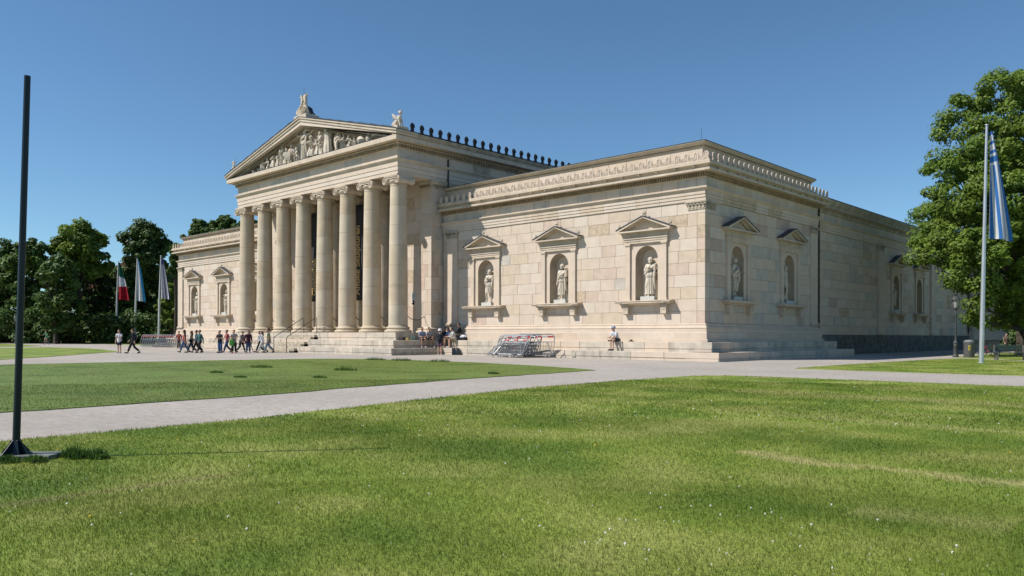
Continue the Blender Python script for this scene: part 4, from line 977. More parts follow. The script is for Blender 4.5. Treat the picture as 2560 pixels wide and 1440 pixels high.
def statue(loc, yaw, sc, kind, parent=None, label=None, m=None):
    m = m or STATUE
    if parent is None: t = thing('statue', label, 'statue', loc, yaw, 'marble statues in the wall niches', 1)
    else: t = obj('figure', None, parent, loc, (0, 0, yaw))
    pose, arm, robe = kind['pose'], kind['arm'], kind.get('robe', 'long'); P = joints(pose, 1, arm, kind.get('lean', 0))
    P = {n: tuple(Vector(p) * sc) for n, p in P.items()}
    zoff = kind.get('z', 0); up = Vector((0, 0, zoff))
    P = {n: tuple(Vector(p) + up) for n, p in P.items()}
    Q = {n: (p, rad_of(n, 1.12) * sc, rad_of(n, 1.12) * sc * (.8 if n in ('chest', 'waist') else 1)) for n, p in P.items()}
    body = skin_obj('body', Q, BODY_E, t, m)
    h = (Vector(P['head0']) + Vector(P['head1'])) / 2; b_ = MB(); b_.ball((h.x, h.y + .02 * sc, h.z + .045 * sc), .122 * sc, 9, sx=.95, sy=1, sz=1.0)
    for k in range(9): an = 2 * PI * k / 9; b_.ball((h.x + .1 * sc * math.cos(an), h.y + .02 * sc + .1 * sc * math.sin(an), h.z + .05 * sc), .035 * sc, 4)
    b_.tube([(h.x, h.y - .08 * sc, h.z + .01 * sc), (h.x, h.y - .115 * sc, h.z - .02 * sc)], [.012 * sc, .02 * sc], 5)
    if kind.get('beard'): b_.ball((h.x, h.y - .07 * sc, h.z - .09 * sc), .06 * sc, 6)
    if kind.get('helmet'): b_.tube([(h.x, h.y - .1 * sc, h.z + .14 * sc), (h.x, h.y, h.z + .22 * sc), (h.x, h.y + .14 * sc, h.z + .12 * sc), (h.x, h.y + .16 * sc, h.z - .05 * sc)], .035 * sc, 6)
    obj('hair', b_.mesh('hair', m, True), t if parent is None else body)
    if robe and pose in ('stand', 'contra'):
        b_ = MB(); b_.smooth = True; z0 = P['pelvis'][2]
        bot = {'long': .10, 'knee': .52, 'mid': .25}[robe] * sc + zoff; H = z0 - bot
        pr = [(.155, .32 * sc), (.175, .10 * sc), (.185, 0), (.20, -H * .35), (.215, -H * .7), (.235, -H)]
        b_.lathe([(r * sc, z) for r, z in pr], 56, (-.01 * sc, .01 * sc, z0), 1.05, .80, .075, 13, 1.5 / sc)
        b_.lathe([(.19 * sc, .0), (.225 * sc, -.05 * sc), (.235 * sc, -.12 * sc), (.21 * sc, -.2 * sc)], 40, (0, 0, z0 + .14 * sc), 1.05, .85, .06, 9, 6)
        # himation: thick folded band over one shoulder, across the chest and falling beside the leg
        sh = Vector(P['shL']); b_.tube([(sh.x + .02 * sc, sh.y + .10 * sc, sh.z - .25 * sc), (sh.x, sh.y + .05 * sc, sh.z + .07 * sc), (sh.x - .10 * sc, sh.y - .13 * sc, sh.z - .1 * sc), (-.06 * sc, sh.y - .19 * sc, z0 + .22 * sc), (-.2 * sc, -.10 * sc, z0 + .08 * sc), (-.2 * sc, .10 * sc, z0)], [.06 * sc, .075 * sc, .07 * sc, .06 * sc, .07 * sc, .05 * sc], 8)
        b_.tube([(sh.x - .03 * sc, sh.y + .0 * sc, sh.z + .03 * sc), (sh.x + .03 * sc, sh.y - .12 * sc, sh.z - .25 * sc), (sh.x + .02 * sc, sh.y - .14 * sc, z0 - .1 * sc), (sh.x + .05 * sc, sh.y - .06 * sc, bot + .2 * sc)], [.07 * sc, .065 * sc, .06 * sc, .03 * sc], 8)
        for k in range(7):
            an = -PI / 2 + (k - 3) * .38; x = .2 * sc * math.cos(an) * 1.05; y = .17 * sc * math.sin(an) * .9
            b_.tube([(x * .85, y * .95, z0 - .02 * sc), (x * 1.02 + (k - 3) * .006 * sc, y * 1.08, z0 - H * .5), (x * 1.1, y * 1.15, bot)], [.015 * sc, .026 * sc, .03 * sc], 5)
        obj('robe', b_.mesh('robe', m), t if parent is None else body)
    if robe and pose in ('sit', 'kneel'):
        b_ = MB(); z0 = P['pelvis'][2]
        if pose == 'sit':
            for q in range(5):
                x = (-.17 + q * .085) * sc; b_.tube([(x, .08 * sc, z0 + .08 * sc), (x, -.25 * sc, z0 + .12 * sc), (x, -.52 * sc, z0 + .1 * sc), (x * 1.1, -.58 * sc, z0 - .15 * sc), (x * 1.1, -.56 * sc, z0 - .40 * sc)], [.08 * sc, .085 * sc, .08 * sc, .06 * sc, .05 * sc], 7)
        else: b_.lathe([(.25 * sc, -.4 * sc), (.24 * sc, -.2 * sc), (.17 * sc, 0), (.15 * sc, .15 * sc)], 24, (0, -.03 * sc, z0), 1.1, 1.2, .08, 8)
        obj('robe', b_.mesh('robe', m, True), t if parent is None else body)
    if kind.get('stump'):
        b_ = MB(); x = kind['stump'] * .24 * sc; b_.lathe([(.10 * sc, 0), (.08 * sc, .3 * sc), (.095 * sc, .55 * sc), (.06 * sc, .75 * sc)], 10, (x, .06 * sc, zoff), 1, 1, .12, 4); obj('support', b_.mesh('support', m, True), t if parent is None else body)
    if kind.get('seat'):
        b_ = MB(); b_.cbox(-.22 * sc, .22 * sc, -.30 * sc, .2 * sc, zoff - .42 * sc, zoff + .03 * sc, .02); obj('seat', b_.mesh('seat', m), t if parent is None else body)
    return t
KN = {'a': dict(pose='contra', arm=('hip', 'chestarm'), robe='long', beard=True, stump=1), 'b': dict(pose='contra', arm=('lap', 'down'), robe='mid', lean=.12, stump=1), 'c': dict(pose='contra', arm=('down', 'chestarm'), robe='knee', stump=1),
      'd': dict(pose='contra', arm=('fwd', 'down'), robe='mid', stump=-1), 'e': dict(pose='stand', arm=('chestarm', 'down'), robe='knee', stump=-1), 'f': dict(pose='contra', arm=('down', 'down'), robe=None, stump=1)}
def niche_statue(x, y, rot, k, lab, small=1):
    out = Vector((.06, .34, 0)) if rot == 0 else Vector((-.30, .05, 0)); base = Vector((x, y, HZ0)) + out
    t = statue(tuple(base + Vector((0, 0, .26))), rot + (.25 if rot == 0 else .1), 1.42, KN[k], None, lab)
    b_ = MB(); b_.cbox(-.52, .50, -.40, .36, -.27, -.0, .015); obj('pedestal', b_.mesh('pedestal', PED), t, None, (0, 0, -.2))
niche_statue(NS[0], 0, 0, 'a', 'bearded robed statue with head band in the sunlit niche nearest the building corner')
niche_statue(NS[1], 0, 0, 'b', 'statue with bare chest looking down, in the middle niche of the right wing')
niche_statue(NS[2], 0, 0, 'c', 'statue in short tunic in the niche beside the portico shadow, right wing')
niche_statue(NSL[0], 0, 0, 'd', 'small looking draped statue in the outermost niche of the left wing')
niche_statue(NSL[1], 0, 0, 'e', 'statue leaning on a support in the second niche of the left wing')
niche_statue(NSL[2], 0, 0, 'f', 'left wing statue half hidden behind the portico columns')
niche_statue(0, NE[0], PI / 2, 'b', 'shaded statue in the side wall niche closest to the sunlit corner')
niche_statue(0, NE[1], PI / 2, 'f', 'shaded statue in the side wall niche beside the downpipe')
niche_statue(-.45, NM[0], PI / 2, 'd', 'dark shaded statue in the niche of the recessed side wall, left of the empty niche')
niche_statue(0, NF[0], PI / 2, 'e', 'far shaded statue in the side wall beyond the lamp post, left one')
niche_statue(0, NF[1], PI / 2, 'a', 'far shaded statue in the last niche of the side wall')

# pediment figures (parts of the pediment)
py = EYF - .10; pz = 16.53
def fig(x, k, sc, yaw=0.0, z=0): statue((x, py, pz + z), yaw, sc, k, PEDI, None, STATUE)
fig(XC - .35, dict(pose='stand', arm=('out', 'out'), robe='long', helmet=True), 1.62, .1)
fig(XC - 2.5, dict(pose='sit', arm=('lap', 'chestarm'), robe='long', seat=True, z=.62), 1.28, .5)
fig(XC - 4.0, dict(pose='stand', arm=('up', 'fwd'), robe='long', lean=.3), 1.12, .9)
fig(XC - 5.5, dict(pose='kneel', arm=('fwd', 'chestarm'), robe='long'), 1.18, .6)
fig(XC - 7.3, dict(pose='sit', arm=('lap', 'fwd'), robe='long', seat=True, z=.36, lean=.4), .86, .8)
fig(XC - 9.1, dict(pose='sit', arm=('lap', 'lap'), robe='long', lean=.2, z=.2), .62, 1.0)
fig(XC + 1.7, dict(pose='kneel', arm=('fwd', 'fwd'), robe='long', lean=.6), 1.35, 1.2)
fig(XC + 5.4, dict(pose='sit', arm=('lap', 'up'), robe='long', seat=True, z=.52), 1.06, -.5)
fig(XC + 7.0, dict(pose='kneel', arm=('lap', 'fwd'), robe='long', lean=.2), .74, -.6)
fig(XC - 1.45, dict(pose='kneel', arm=('fwd', 'lap'), robe='long', lean=.3), 1.0, -.4)
fig(XC - 3.3, dict(pose='kneel', arm=('up', 'fwd'), robe='long', lean=.3), 1.15, .9)
fig(XC - 4.75, dict(pose='kneel', arm=('lap', 'lap'), robe='long', lean=.5), 1.05, 1.3)
fig(XC - 6.35, dict(pose='kneel', arm=('fwd', 'fwd'), robe='long', lean=.5), .86, .2)
fig(XC + .75, dict(pose='kneel', arm=('fwd', 'up'), robe='long', lean=.4), 1.45, .7)
fig(XC + 2.55, dict(pose='stand', arm=('lap', 'fwd'), robe='long', lean=.5), 1.18, -.5)
fig(XC + 4.8, dict(pose='kneel', arm=('chestarm', 'fwd'), robe='long', lean=.2), 1.2, .6)
fig(XC + 6.25, dict(pose='kneel', arm=('fwd', 'lap'), robe='long', lean=.4), .85, .5)
def ped_part(nm, fn, m=STATUE):
    b_ = MB(); b_.smooth = True; fn(b_); o = obj(nm, b_.mesh(nm, m), PEDI)
ped_part('draped_block', lambda b_: (b_.lathe([(.42, 0), (.44, .5), (.36, 1.0), (.30, 1.5), (.36, 1.85), (.22, 2.2), (.05, 2.3)], 30, (XC + 3.1, py, pz), 1.1, .7, .12, 9, 1.2), b_.ball((XC + 3.1, py - .1, pz + 2.05), .24, 7)))
ped_part('altar', lambda b_: (b_.cbox(XC + 2.2, XC + 2.75, py - .3, py + .3, pz, pz + .95, .02)))
ped_part('amphora', lambda b_: b_.lathe([(.14, 0), (.3, .3), (.36, .7), (.33, 1.1), (.2, 1.35), (.2, 1.6), (.3, 1.75)], 20, (XC + 4.25, py + .25, pz + .25)))
ped_part('pot', lambda b_: b_.lathe([(.2, 0), (.42, .2), (.5, .42), (.4, .64), (.2, .76), (.26, .84)], 20, (XC + 8.0, py, pz)))
ped_part('jug', lambda b_: b_.lathe([(.16, 0), (.32, .2), (.36, .45), (.2, .7), (.12, .78), (.18, .86)], 20, (XC + 8.95, py, pz)))
ped_part('bowl', lambda b_: (b_.cbox(XC + 9.5, XC + 10.3, py - .2, py + .3, pz, pz + .2, .02), b_.lathe([(.1, .2), (.08, .3), (.42, .44), (.46, .52), (.1, .5)], 20, (XC + 9.9, py, pz))))
ped_part('bowl', lambda b_: b_.lathe([(.12, 0), (.22, .15), (.18, .34), (.08, .42)], 14, (XC - 10.2, py, pz)))
ped_part('bowl', lambda b_: b_.lathe([(.2, 0), (.26, .2), (.24, .4), (.3, .5)], 14, (XC - 8.4, py + .2, pz)))
# acroteria
b_ = MB(); b_.smooth = True
AX, AY, A0 = XC - .15, EYF - .35, AZ + .05
ab = MB(); ab.cbox(AX - .98, AX + .98, AY - .42, AY + .9, AZ - .28, A0 + .18, .03); ac0 = part('acroterion', ab, TRIM)
for s in (-1, 1):
    b_.tube([(AX + s * .62, AY, A0 + .2), (AX + s * .42, AY - .03, A0 + .75), (AX + s * .30, AY, A0 + 1.25), (AX + s * .26, AY, A0 + 1.75), (AX + s * .40, AY, A0 + 2.0), (AX + s * .5, AY, A0 + 1.86), (AX + s * .40, AY, A0 + 1.76)], [.2, .15, .12, .12, .11, .08, .05], 8)
    for k in range(5): b_.tube([(AX + s * .1 * k, AY - .2, A0 + .2), (AX + s * (.16 + .12 * k), AY - .32, A0 + .42 + .05 * (4 - k)), (AX + s * (.22 + .14 * k), AY - .26, A0 + .68 + .08 * (4 - k))], [.08, .07, .03], 6)
for k in range(6): b_.ball((AX + rng.uniform(-.3, .3), AY - .25, A0 + .35 + k * .2), .12, 5)
b_.lathe([(.5, .15), (.42, .5), (.25, 1.0), (.2, 1.6), (.25, 1.85), (.12, 2.05)], 14, (AX, AY + .1, A0), 1, .6, .12, 6); 
o = obj('palmette', b_.mesh('palmette', TRIM)); o.parent = ac0
bk = MB(); bk.prism([(AX - .3, A0 + .18), (AX + .95, A0 + .18), (AX + .55, A0 + .5), (AX + .35, A0 + .9), (AX - .2, A0 + 1.2)], AY + .25, AY + .6); bk.cbox(AX - .8, AX + .8, AY + .9, AY + 1.8, AZ - .2, A0 + .08, .05); o = obj('support_block', bk.mesh('support_block', LEAD)); o.parent = ac0
def sphinx(x, face):
    ab = MB(); z = 16.88; ab.cbox(x - .62, x + .62, EYF - .75, EYF + .35, z - .02, z + .26, .02); r = part('acroterion', ab, TRIM); b_ = MB(); b_.smooth = True; y = EYF - .2; s = face
    b_.tube([(x - s * .48, y, z + .42), (x - s * .15, y, z + .62), (x + s * .22, y, z + .92), (x + s * .30, y, z + 1.12)], [.22, .24, .19, .10], 10)
    b_.ball((x + s * .32, y, z + 1.32), .15, 7); b_.ball((x + s * .28, y, z + 1.38), .16, 7, sz=.8)
    for q in (-.12, .12):
        b_.tube([(x + s * .26, y + q, z + .85), (x + s * .38, y + q, z + .5), (x + s * .40, y + q, z + .26), (x + s * .52, y + q, z + .27)], [.09, .065, .055, .05], 6)
        b_.tube([(x - s * .35, y + q * 1.5, z + .5), (x - s * .1, y + q * 1.6, z + .4), (x + s * .02, y + q * 1.6, z + .28)], [.16, .12, .06], 6)
        for k in range(5): b_.tube([(x + s * .12, y + q * 1.4, z + .85), (x - s * (.12 + .03 * k), y + q * 1.9, z + 1.12 - .03 * k), (x - s * (.42 - .05 * k), y + q * 2.0, z + 1.32 - .14 * k)], [.07, .075, .03], 5)
    b_.tube([(x - s * .5, y, z + .4), (x - s * .62, y, z + .6), (x - s * .55, y, z + .78)], [.05, .04, .03], 5)
    o = obj('sphinx', b_.mesh('sphinx', STATUE)); o.parent = r
    b2 = MB(); b2.tube([(x, y + .1, z + .3), (x, y + .1, z + 1.75)], .012, 4); o = obj('lightning_rod', b2.mesh('lightning_rod', IRON)); o.parent = r
sphinx(EX1 + .25, 1); sphinx(EX0 - .25, -1)
b2 = MB(); b2.tube([(-.6, .6, 13.3), (-.6, .6, 14.1)], .012, 4); b2.tube([(AX, AY, A0 + 2), (AX, AY, A0 + 2.6)], .01, 4); part('lightning_rod', b2, IRON)

# ------------------------------------------------------------------ things on the portico
def text_mesh(s, size, m, name, bold=.02):
    cu = bpy.data.curves.new(name, 'FONT'); cu.body = s; cu.size = size; cu.extrude = .002; cu.offset = bold; cu.align_x = 'LEFT'
    tmp = bpy.data.objects.new('tmp', cu); COL.objects.link(tmp); dg = bpy.context.evaluated_depsgraph_get()
    me = bpy.data.meshes.new_from_object(tmp.evaluated_get(dg)); bpy.data.objects.remove(tmp); me.name = name; me.materials.clear(); me.materials.append(m); return me
def banner(x0, x1, z0, z1, txt, tz, label, size, art=False):
    t = thing('banner', label, 'banner', ((x0 + x1) / 2, -1.5, z0), 0, 'banners hanging in the portico')
    w_ = x1 - x0; h = z1 - z0; b_ = MB(); b_.smooth = True; n = 12; v = []; f = []
    for j in range(n + 1):
        for i in range(5): v.append((-w_ / 2 + w_ * i / 4, .02 * math.sin(i * 1.7 + j * .8), h * j / n))
    for j in range(n):
        for i in range(4): f.append((j * 5 + i, j * 5 + i + 1, (j + 1) * 5 + i + 1, (j + 1) * 5 + i))
    b_.add(v, f); o = obj('cloth', b_.mesh('cloth', BANNER, True), t)
    sd = o.modifiers.new('s', 'SOLIDIFY'); sd.thickness = .012
    b_ = MB(); b_.tube([(-w_ / 2 - .04, 0, 0), (w_ / 2 + .04, 0, 0)], .03, 6); b_.tube([(-w_ / 2 - .04, 0, h), (w_ / 2 + .04, 0, h)], .03, 6); obj('rod', b_.mesh('rod', COPPER), t)
    me = text_mesh(txt, size, GOLD, 'lettering'); o = obj('lettering', me, t); o.rotation_euler = (PI / 2, -PI / 2, 0); o.location = (size * .30, -.045, tz)
    L_ = max(v_.co.x for v_ in me.vertices) - min(v_.co.x for v_ in me.vertices)
    return t, o, L_
t, o, L_ = banner(-33.55, -32.10, 4.5, 12.75, 'Antike Skulpturen', .45, 'black banner lettered Antike Skulpturen in gold, hanging before the inner columns', .95)
o.scale = (6.05 / L_, 1, 1)
b_ = MB(); b_.prism([(.52, 3.3), (.66, 2.6), (.68, 5.2), (.60, 5.6)], -.035, -.03); obj('pale_motif', b_.mesh('pale_motif', BANW), t)
t, o, L_ = banner(-40.30, -38.85, 4.6, 12.75, 'Glyptothek', .5, 'black banner lettered Glyptothek in gold, half lit behind the middle columns', .95)
o.scale = (3.5 / L_, 1, 1)
b_ = MB(); b_.lathe([(.30, 0), (.30, .04)], 20, (0, 0, 0), 1, 1.15); pl = obj('plaque', b_.mesh('plaque', mat('enamel_white', (.55, .56, .54), rough=.4)), None, (-25.98, -.92, 4.62), (PI / 2, 0, 0)); tag(pl, 'round white enamel plaque on the portico wall beside the last column', 'plaque')
me = text_mesh('ENTRITT\nAUSGANG', .1, mat('print_black', (.03, .03, .03)), 'print', .0); 
b_ = MB(); 
for i, wv in enumerate((.3, .4, .42, .36, .24)): b_.box(-wv / 2, wv / 2, -.045 + .0, -.041, .18 - i * .085, .205 - i * .085)
lt = obj('print_lines', b_.mesh('print_lines', mat('print_grey', (.16, .17, .17))), pl, (0, 0, 0)); lt.rotation_euler = (-PI / 2, 0, 0); lt.location = (0, 0, 0)
b_ = MB(); b_.ball((0, 0, .12), .09, 6, sy=.6); b_.ball((0, 0, -.08), .11, 6, sy=.6); b_.tube([(0, -.03, -.1), (0, -.12, -.06)], .04, 5); tag(b_.build('door_bell', COPPER, None, True, (-25.98, -.98, 4.12)), 'small black iron fitting on the wall below the round plaque', 'fitting')
ROPE = mat('rope', (.05, .035, .025), var=.2)
hk = [(XS[0], 0), (XS[1], 1), (XS[2], 2), (XS[4], 4), (XS[5], 5), (XS[6], 6)]
def rope(p, q, lab, sag=.38):
    t = thing('barrier_rope', lab, 'rope', p, 0, 'ropes hung between the portico columns'); p = Vector(p); d_ = Vector(q) - p; b_ = MB()
    b_.tube([tuple(d_ * (i / 12) - Vector((0, 0, sag * 4 * (i / 12) * (1 - i / 12)))) for i in range(13)], .028, 5); obj('cord', b_.mesh('cord', ROPE, True), t)
    b_ = MB(); b_.ball((0, 0, 0), .05, 5); b_.ball(tuple(d_), .05, 5); obj('hook', b_.mesh('hook', IRON), t)
names = ['first', 'second', 'third', 'fifth', 'sixth', 'seventh']
for (x, i), nm in zip(hk, names):
    a_ = Vector((x + .60, CY + .42, 2.95)); z_ = Vector((XS[i + 1] - .6, CY + .42, 2.95)); rope(tuple(a_), tuple(z_), 'dark barrier rope hung beside the %s portico column, counted from the left wing' % nm)
rope((XS[7] + .55, CY + .45, 2.95), (PX1 - .9, -1.28, 2.95), 'dark barrier rope hung from the last portico column to the wall pier', .3)

# ------------------------------------------------------------------ poles, flags, lamps
TEAL = mat('pole_dark_teal', (.007, .016, .024), rough=.35, var=.15, scale=3); ALU = mat('aluminium', (.50, .51, .52), rough=.35, metal=.6, var=.05); WHP = mat('pole_white', (.50, .51, .52), rough=.5, var=.05)
CONC = mat('concrete_slab', (.15, .17, .15), var=.25, scale=6)
t = thing('flagpole', 'dark teal empty pole bolted to a small slab in the near lawn', 'pole', (13.53, -39.71, .04))
b_ = MB(); b_.smooth = True; b_.tube([(0, 0, .05), (.045, .035, 2.0), (.10, .075, 4.42)], [.041, .037, .034], 16); obj('shaft', b_.mesh('shaft', TEAL), t)
b_ = MB()
for k in range(4):
    a_ = k * PI / 2 + .55; c_, s_ = math.cos(a_), math.sin(a_); b_.add([(.03 * c_, .03 * s_, .02), (.20 * c_, .20 * s_, .02), (.20 * c_, .20 * s_, .045), (.035 * c_, .035 * s_, .20), (.03 * c_ + .006 * s_, .03 * s_ - .006 * c_, .02), (.20 * c_ + .006 * s_, .20 * s_ - .006 * c_, .02), (.20 * c_ + .006 * s_, .20 * s_ - .006 * c_, .045), (.035 * c_ + .006 * s_, .035 * s_ - .006 * c_, .20)], [(0, 1, 2, 3), (7, 6, 5, 4), (1, 5, 6, 2), (2, 6, 7, 3), (0, 4, 5, 1)])
b_.lathe([(.19, .0), (.19, .02), (.12, .025), (.055, .19), (.045, .20)], 4); obj('foot', b_.mesh('foot', TEAL), t)
b_ = MB(); b_.cbox(-.22, .46, -.13, .24, -.04, .03, .01); obj('slab', b_.mesh('slab', CONC), t, (0, 0, 0), (0, 0, .7537))
for x, y, r, h, lb in ((13.96, -39.22, .13, .15, 'long grass at the right end of the pole slab'), (14.18, -39.06, .12, .12, 'loose long grass just right of the pole slab'), (13.78, -39.86, .12, .08, 'dark weeds along the near edge of the pole slab'), (13.48, -40.05, .12, .08, 'low dark weeds at the near left of the pole foot'), (13.98, -39.64, .11, .08, 'thin weeds at the near right corner of the pole slab')):
    tuft(x, y, r, 420, h, label=lb, group='long grass round the dark pole')['kind'] = 'stuff'
def limp_flag(t, top, H, w_, mats, scheme, sc=1, nx=27, ny=36, seed=0, name='flag'):
    """cloth hanging from the pole: upper edge slopes down from the mast, foot hangs free"""
    v = []; f = []; mi = []; R_ = random.Random(seed); ph = R_.uniform(0, 6)
    for j in range(ny + 1):
        q = j / ny; wd = w_ * (.10 + .90 * min(1, (q * 1.05)) ** .8)
        for i in range(nx + 1):
            p = i / nx; x = p * wd; y = .16 * w_ * math.sin(p * 9 + ph + q * 1.5) * (.35 + q) * .7
            z = top - q * H + .05 * H * p * (1 - q) - .03 * H * p * q
            v.append((x + .05, y, z))
    for j in range(ny):
        for i in range(nx): a_ = j * (nx + 1) + i; f.append((a_, a_ + nx + 1, a_ + nx + 2, a_ + 1)); mi.append(scheme((i + .5) / nx, (j + .5) / ny))
    me = bpy.data.meshes.new(name); me.from_pydata(v, [], f)
    for m in mats: me.materials.append(m)
    me.polygons.foreach_set('material_index', mi); me.polygons.foreach_set('use_smooth', [True] * len(f)); o = obj(name, me, t); return o
FB = mat('flag_blue', (.045, .19, .52), rough=.8, var=.08, scale=3, trans=.35); FWm = mat('flag_white', (.72, .72, .74), rough=.8, var=.05, trans=.35)
def greek(p, q):
    if q < .30 and (p < .75): return 0 if int(q * 26) % 2 == 0 else 1
    return 0 if int(p * 8) % 2 == 1 else 1
t = thing('flagpole', 'silver pole with blue and white striped flag on the right lawn', 'flagpole', (13.05, 6.98, 0))
camx = Vector((math.cos(.7537), math.sin(.7537), 0))
b_ = MB(); b_.smooth = True; b_.tube([(0, 0, 0), (.05 * .73, .05 * .68, 2.25), (.29 * .73, .29 * .68, 13.1)], [.125, .12, .062], 16); obj('shaft', b_.mesh('shaft', ALU), t)
b_ = MB(); b_.lathe([(.13, 0), (.14, .03), (.13, .1)], 16, (.036, .034, 2.15)); b_.lathe([(.20, 0), (.20, .03), (.16, .05)], 16); b_.lathe([(.08, 0), (.11, .02), (.09, .06)], 12, (.21, .197, 13.1)); obj('collar', b_.mesh('collar', ALU, True), t)
h_ = obj('hoist', None, t, (.27, .26, 0), (0, 0, .7537)); limp_flag(h_, 12.6, 5.7, 1.32, [FB, FWm], greek, name='flag')
def flagpole(x, y, H, label, mats, scheme, fh, fw, seed, lean=.5):
    t = thing('flagpole', label, 'flagpole', (x, y, 0), 0, 'flagpoles in front of the trees'); b_ = MB(); b_.smooth = True
    b_.tube([(0, 0, 0), (lean * .4, 0, H * .5), (lean * .73, lean * .68 * .4, H)], [.17, .14, .07], 10); obj('shaft', b_.mesh('shaft', WHP), t)
    b_ = MB(); b_.ball((lean * .73, lean * .27, H + .05), .11, 6); obj('finial', b_.mesh('finial', WHP), t)
    h_ = obj('hoist', None, t, (lean * .70, lean * .2, 0), (0, 0, .7537)); limp_flag(h_, H - .3, fh, fw, mats, scheme, seed=seed)
FG = mat('flag_green', (.01, .11, .06), rough=.8, var=.08, trans=.3); FR = mat('flag_red', (.42, .012, .03), rough=.8, var=.08, trans=.3); FLB = mat('flag_light_blue', (.04, .30, .55), rough=.8, var=.08, trans=.3); FN = mat('flag_navy', (.09, .09, .20), rough=.8, var=.08, trans=.3)
flagpole(-112.3, 7.8, 13.4, 'white flagpole with green, white and red flag, leftmost of the three by the trees', [FG, FWm, FR], lambda p, q: 0 if q < .34 + .1 * p else 1 if q < .63 else 2, 5.9, 1.9, 1)
flagpole(-104.9, 7.9, 13.3, 'white flagpole with narrow white and light blue flag, middle one of three', [FLB, FWm], lambda p, q: 1 if p < .66 else 0, 6.2, 1.35, 2)
flagpole(-96.1, 7.9, 13.2, 'white flagpole with grey navy striped flag nearest the left wing', [FN, FWm], lambda p, q: (0 if q < .16 else (0 if int(p * 9) % 2 == 0 else 1)), 6.0, 1.45, 3)
LIRON = mat('lamp_iron', (.055, .06, .058), rough=.45, var=.15); LGL = mat('lamp_glass', (.30, .30, .28), rough=.2, var=.05, spec=.6)
def lamp(x, y, label, sc=1.0, m=LIRON):
    t = thing('street_lamp', label, 'street lamp', (x, y, 0), 0, 'old iron street lamps', sc)
    b_ = MB(); b_.smooth = True; b_.lathe([(.21, 0), (.21, .08), (.17, .12), (.15, .3), (.15, .78), (.17, .82), (.12, .90), (.16, .96), (.15, 1.02), (.09, 1.15), (.065, 1.25), (.06, 2.0), (.075, 2.04), (.055, 2.1), (.045, 3.0), (.065, 3.05), (.04, 3.1), (.035, 3.35)], 14); obj('post', b_.mesh('post', m), t)
    b_ = MB(); z = 3.35
    for s in (-1, 1): b_.tube([(0, 0, z - .1), (s * .14, 0, z - .02), (s * .17, 0, z + .12)], .015, 5); b_.tube([(0, 0, z - .1), (0, s * .14, z - .02), (0, s * .17, z + .12)], .015, 5)
    for k in range(6):
        a_ = k * PI / 3; a2 = (k + 1) * PI / 3; b_.tube([(.16 * math.cos(a_), .16 * math.sin(a_), z + .08), (.25 * math.cos(a_), .25 * math.sin(a_), z + .62)], .014, 4)
        b_.tube([(.16 * math.cos(a_), .16 * math.sin(a_), z + .08), (.16 * math.cos(a2), .16 * math.sin(a2), z + .08)], .016, 4)
    obj('lantern_frame', b_.mesh('lantern_frame', m), t)
    b_ = MB(); b_.lathe([(.145, z + .08), (.235, z + .62)], 6); obj('glass', b_.mesh('glass', LGL), t)
    b_ = MB(); b_.lathe([(.31, z + .62), (.31, z + .66), (.17, z + .86), (.09, z + .90), (.10, z + .98), (.16, z + 1.02), (.10, z + 1.08), (.04, z + 1.12), (.05, z + 1.18), (.01, z + 1.30)], 12); obj('roof_cap', b_.mesh('roof_cap', m), t)
lamp(8.56, 20.01, 'old iron street lamp with glass lantern beside the litter bin', 1.02); lamp(7.9, 45.0, 'iron street lamp half hidden by the right tree trunk behind the bench'); lamp(-113, -6.5, 'dark street lamp before the trees at the far left')

# litter bin, bench, bikes
t = thing('litter_bin', 'round grey metal litter bin with yellow sticker beside the street lamp', 'bin', (9.5, 19.6, 0))
b_ = MB(); b_.smooth = True; b_.lathe([(.33, 0), (.34, .03), (.345, .95), (.36, 1.0), (.36, 1.08), (.31, 1.12), (.29, 1.1)], 24); obj('body', b_.mesh('body', mat('bin_grey', (.11, .11, .115), rough=.45, metal=.2, var=.1)), t)
b_ = MB(); b_.lathe([(.32, 1.1), (.30, 1.19), (.15, 1.23), (.02, 1.24)], 20); obj('lid', b_.mesh('lid', mat('bin_lid', (.22, .23, .24), rough=.5)), t)
b_ = MB()
for k in range(3): a_ = -PI / 2 - .2 - .0 + k * .14; pass
v = []
for i in range(4):
    for z in (.50, .86): a_ = -1.28 + (i - 1.5) * .13; v.append((.352 * math.cos(a_), .352 * math.sin(a_), z))
b_.add(v, [(0, 2, 3, 1), (2, 4, 5, 3), (4, 6, 7, 5)]); st = obj('sticker', b_.mesh('sticker', mat('sticker_yellow', (.45, .36, .04))), t)
b_ = MB()
for i, z in enumerate((.78, .70, .62, .55)): a_ = -1.28; b_.box(.357 * math.cos(a_) - .05, .357 * math.cos(a_) + .05, .357 * math.sin(a_) - .012, .357 * math.sin(a_), z, z + .02)
obj('print', b_.mesh('print', mat('print_black', (.03, .03, .03))), st)
t = thing('park_bench', 'dark green slatted park bench on the grass right of the flagpole', 'bench', (12.1, 14.3, 0), .62)
GREENW = mat('bench_green', (.035, .065, .045), rough=.6, var=.2, scale=8)
for k in range(3): b_ = MB(); b_.cbox(-.2, 2.2, -.24 + k * .15, -.12 + k * .15, .44, .48, .01); obj('seat_slat', b_.mesh('seat_slat', GREENW), t)
for k in range(2): b_ = MB(); b_.cbox(-.2, 2.2, .24 + k * .03, .28 + k * .03, .60 + k * .19, .75 + k * .19, .01); obj('back_slat', b_.mesh('back_slat', GREENW), t)
for x in (.15, 1.85): b_ = MB(); b_.cbox(x - .07, x + .07, -.2, .2, 0, .43, .02); b_.cbox(x - .05, x + .05, .18, .25, .3, .92, .01); obj('leg', b_.mesh('leg', mat('bench_concrete', (.16, .15, .13), var=.2)), t)
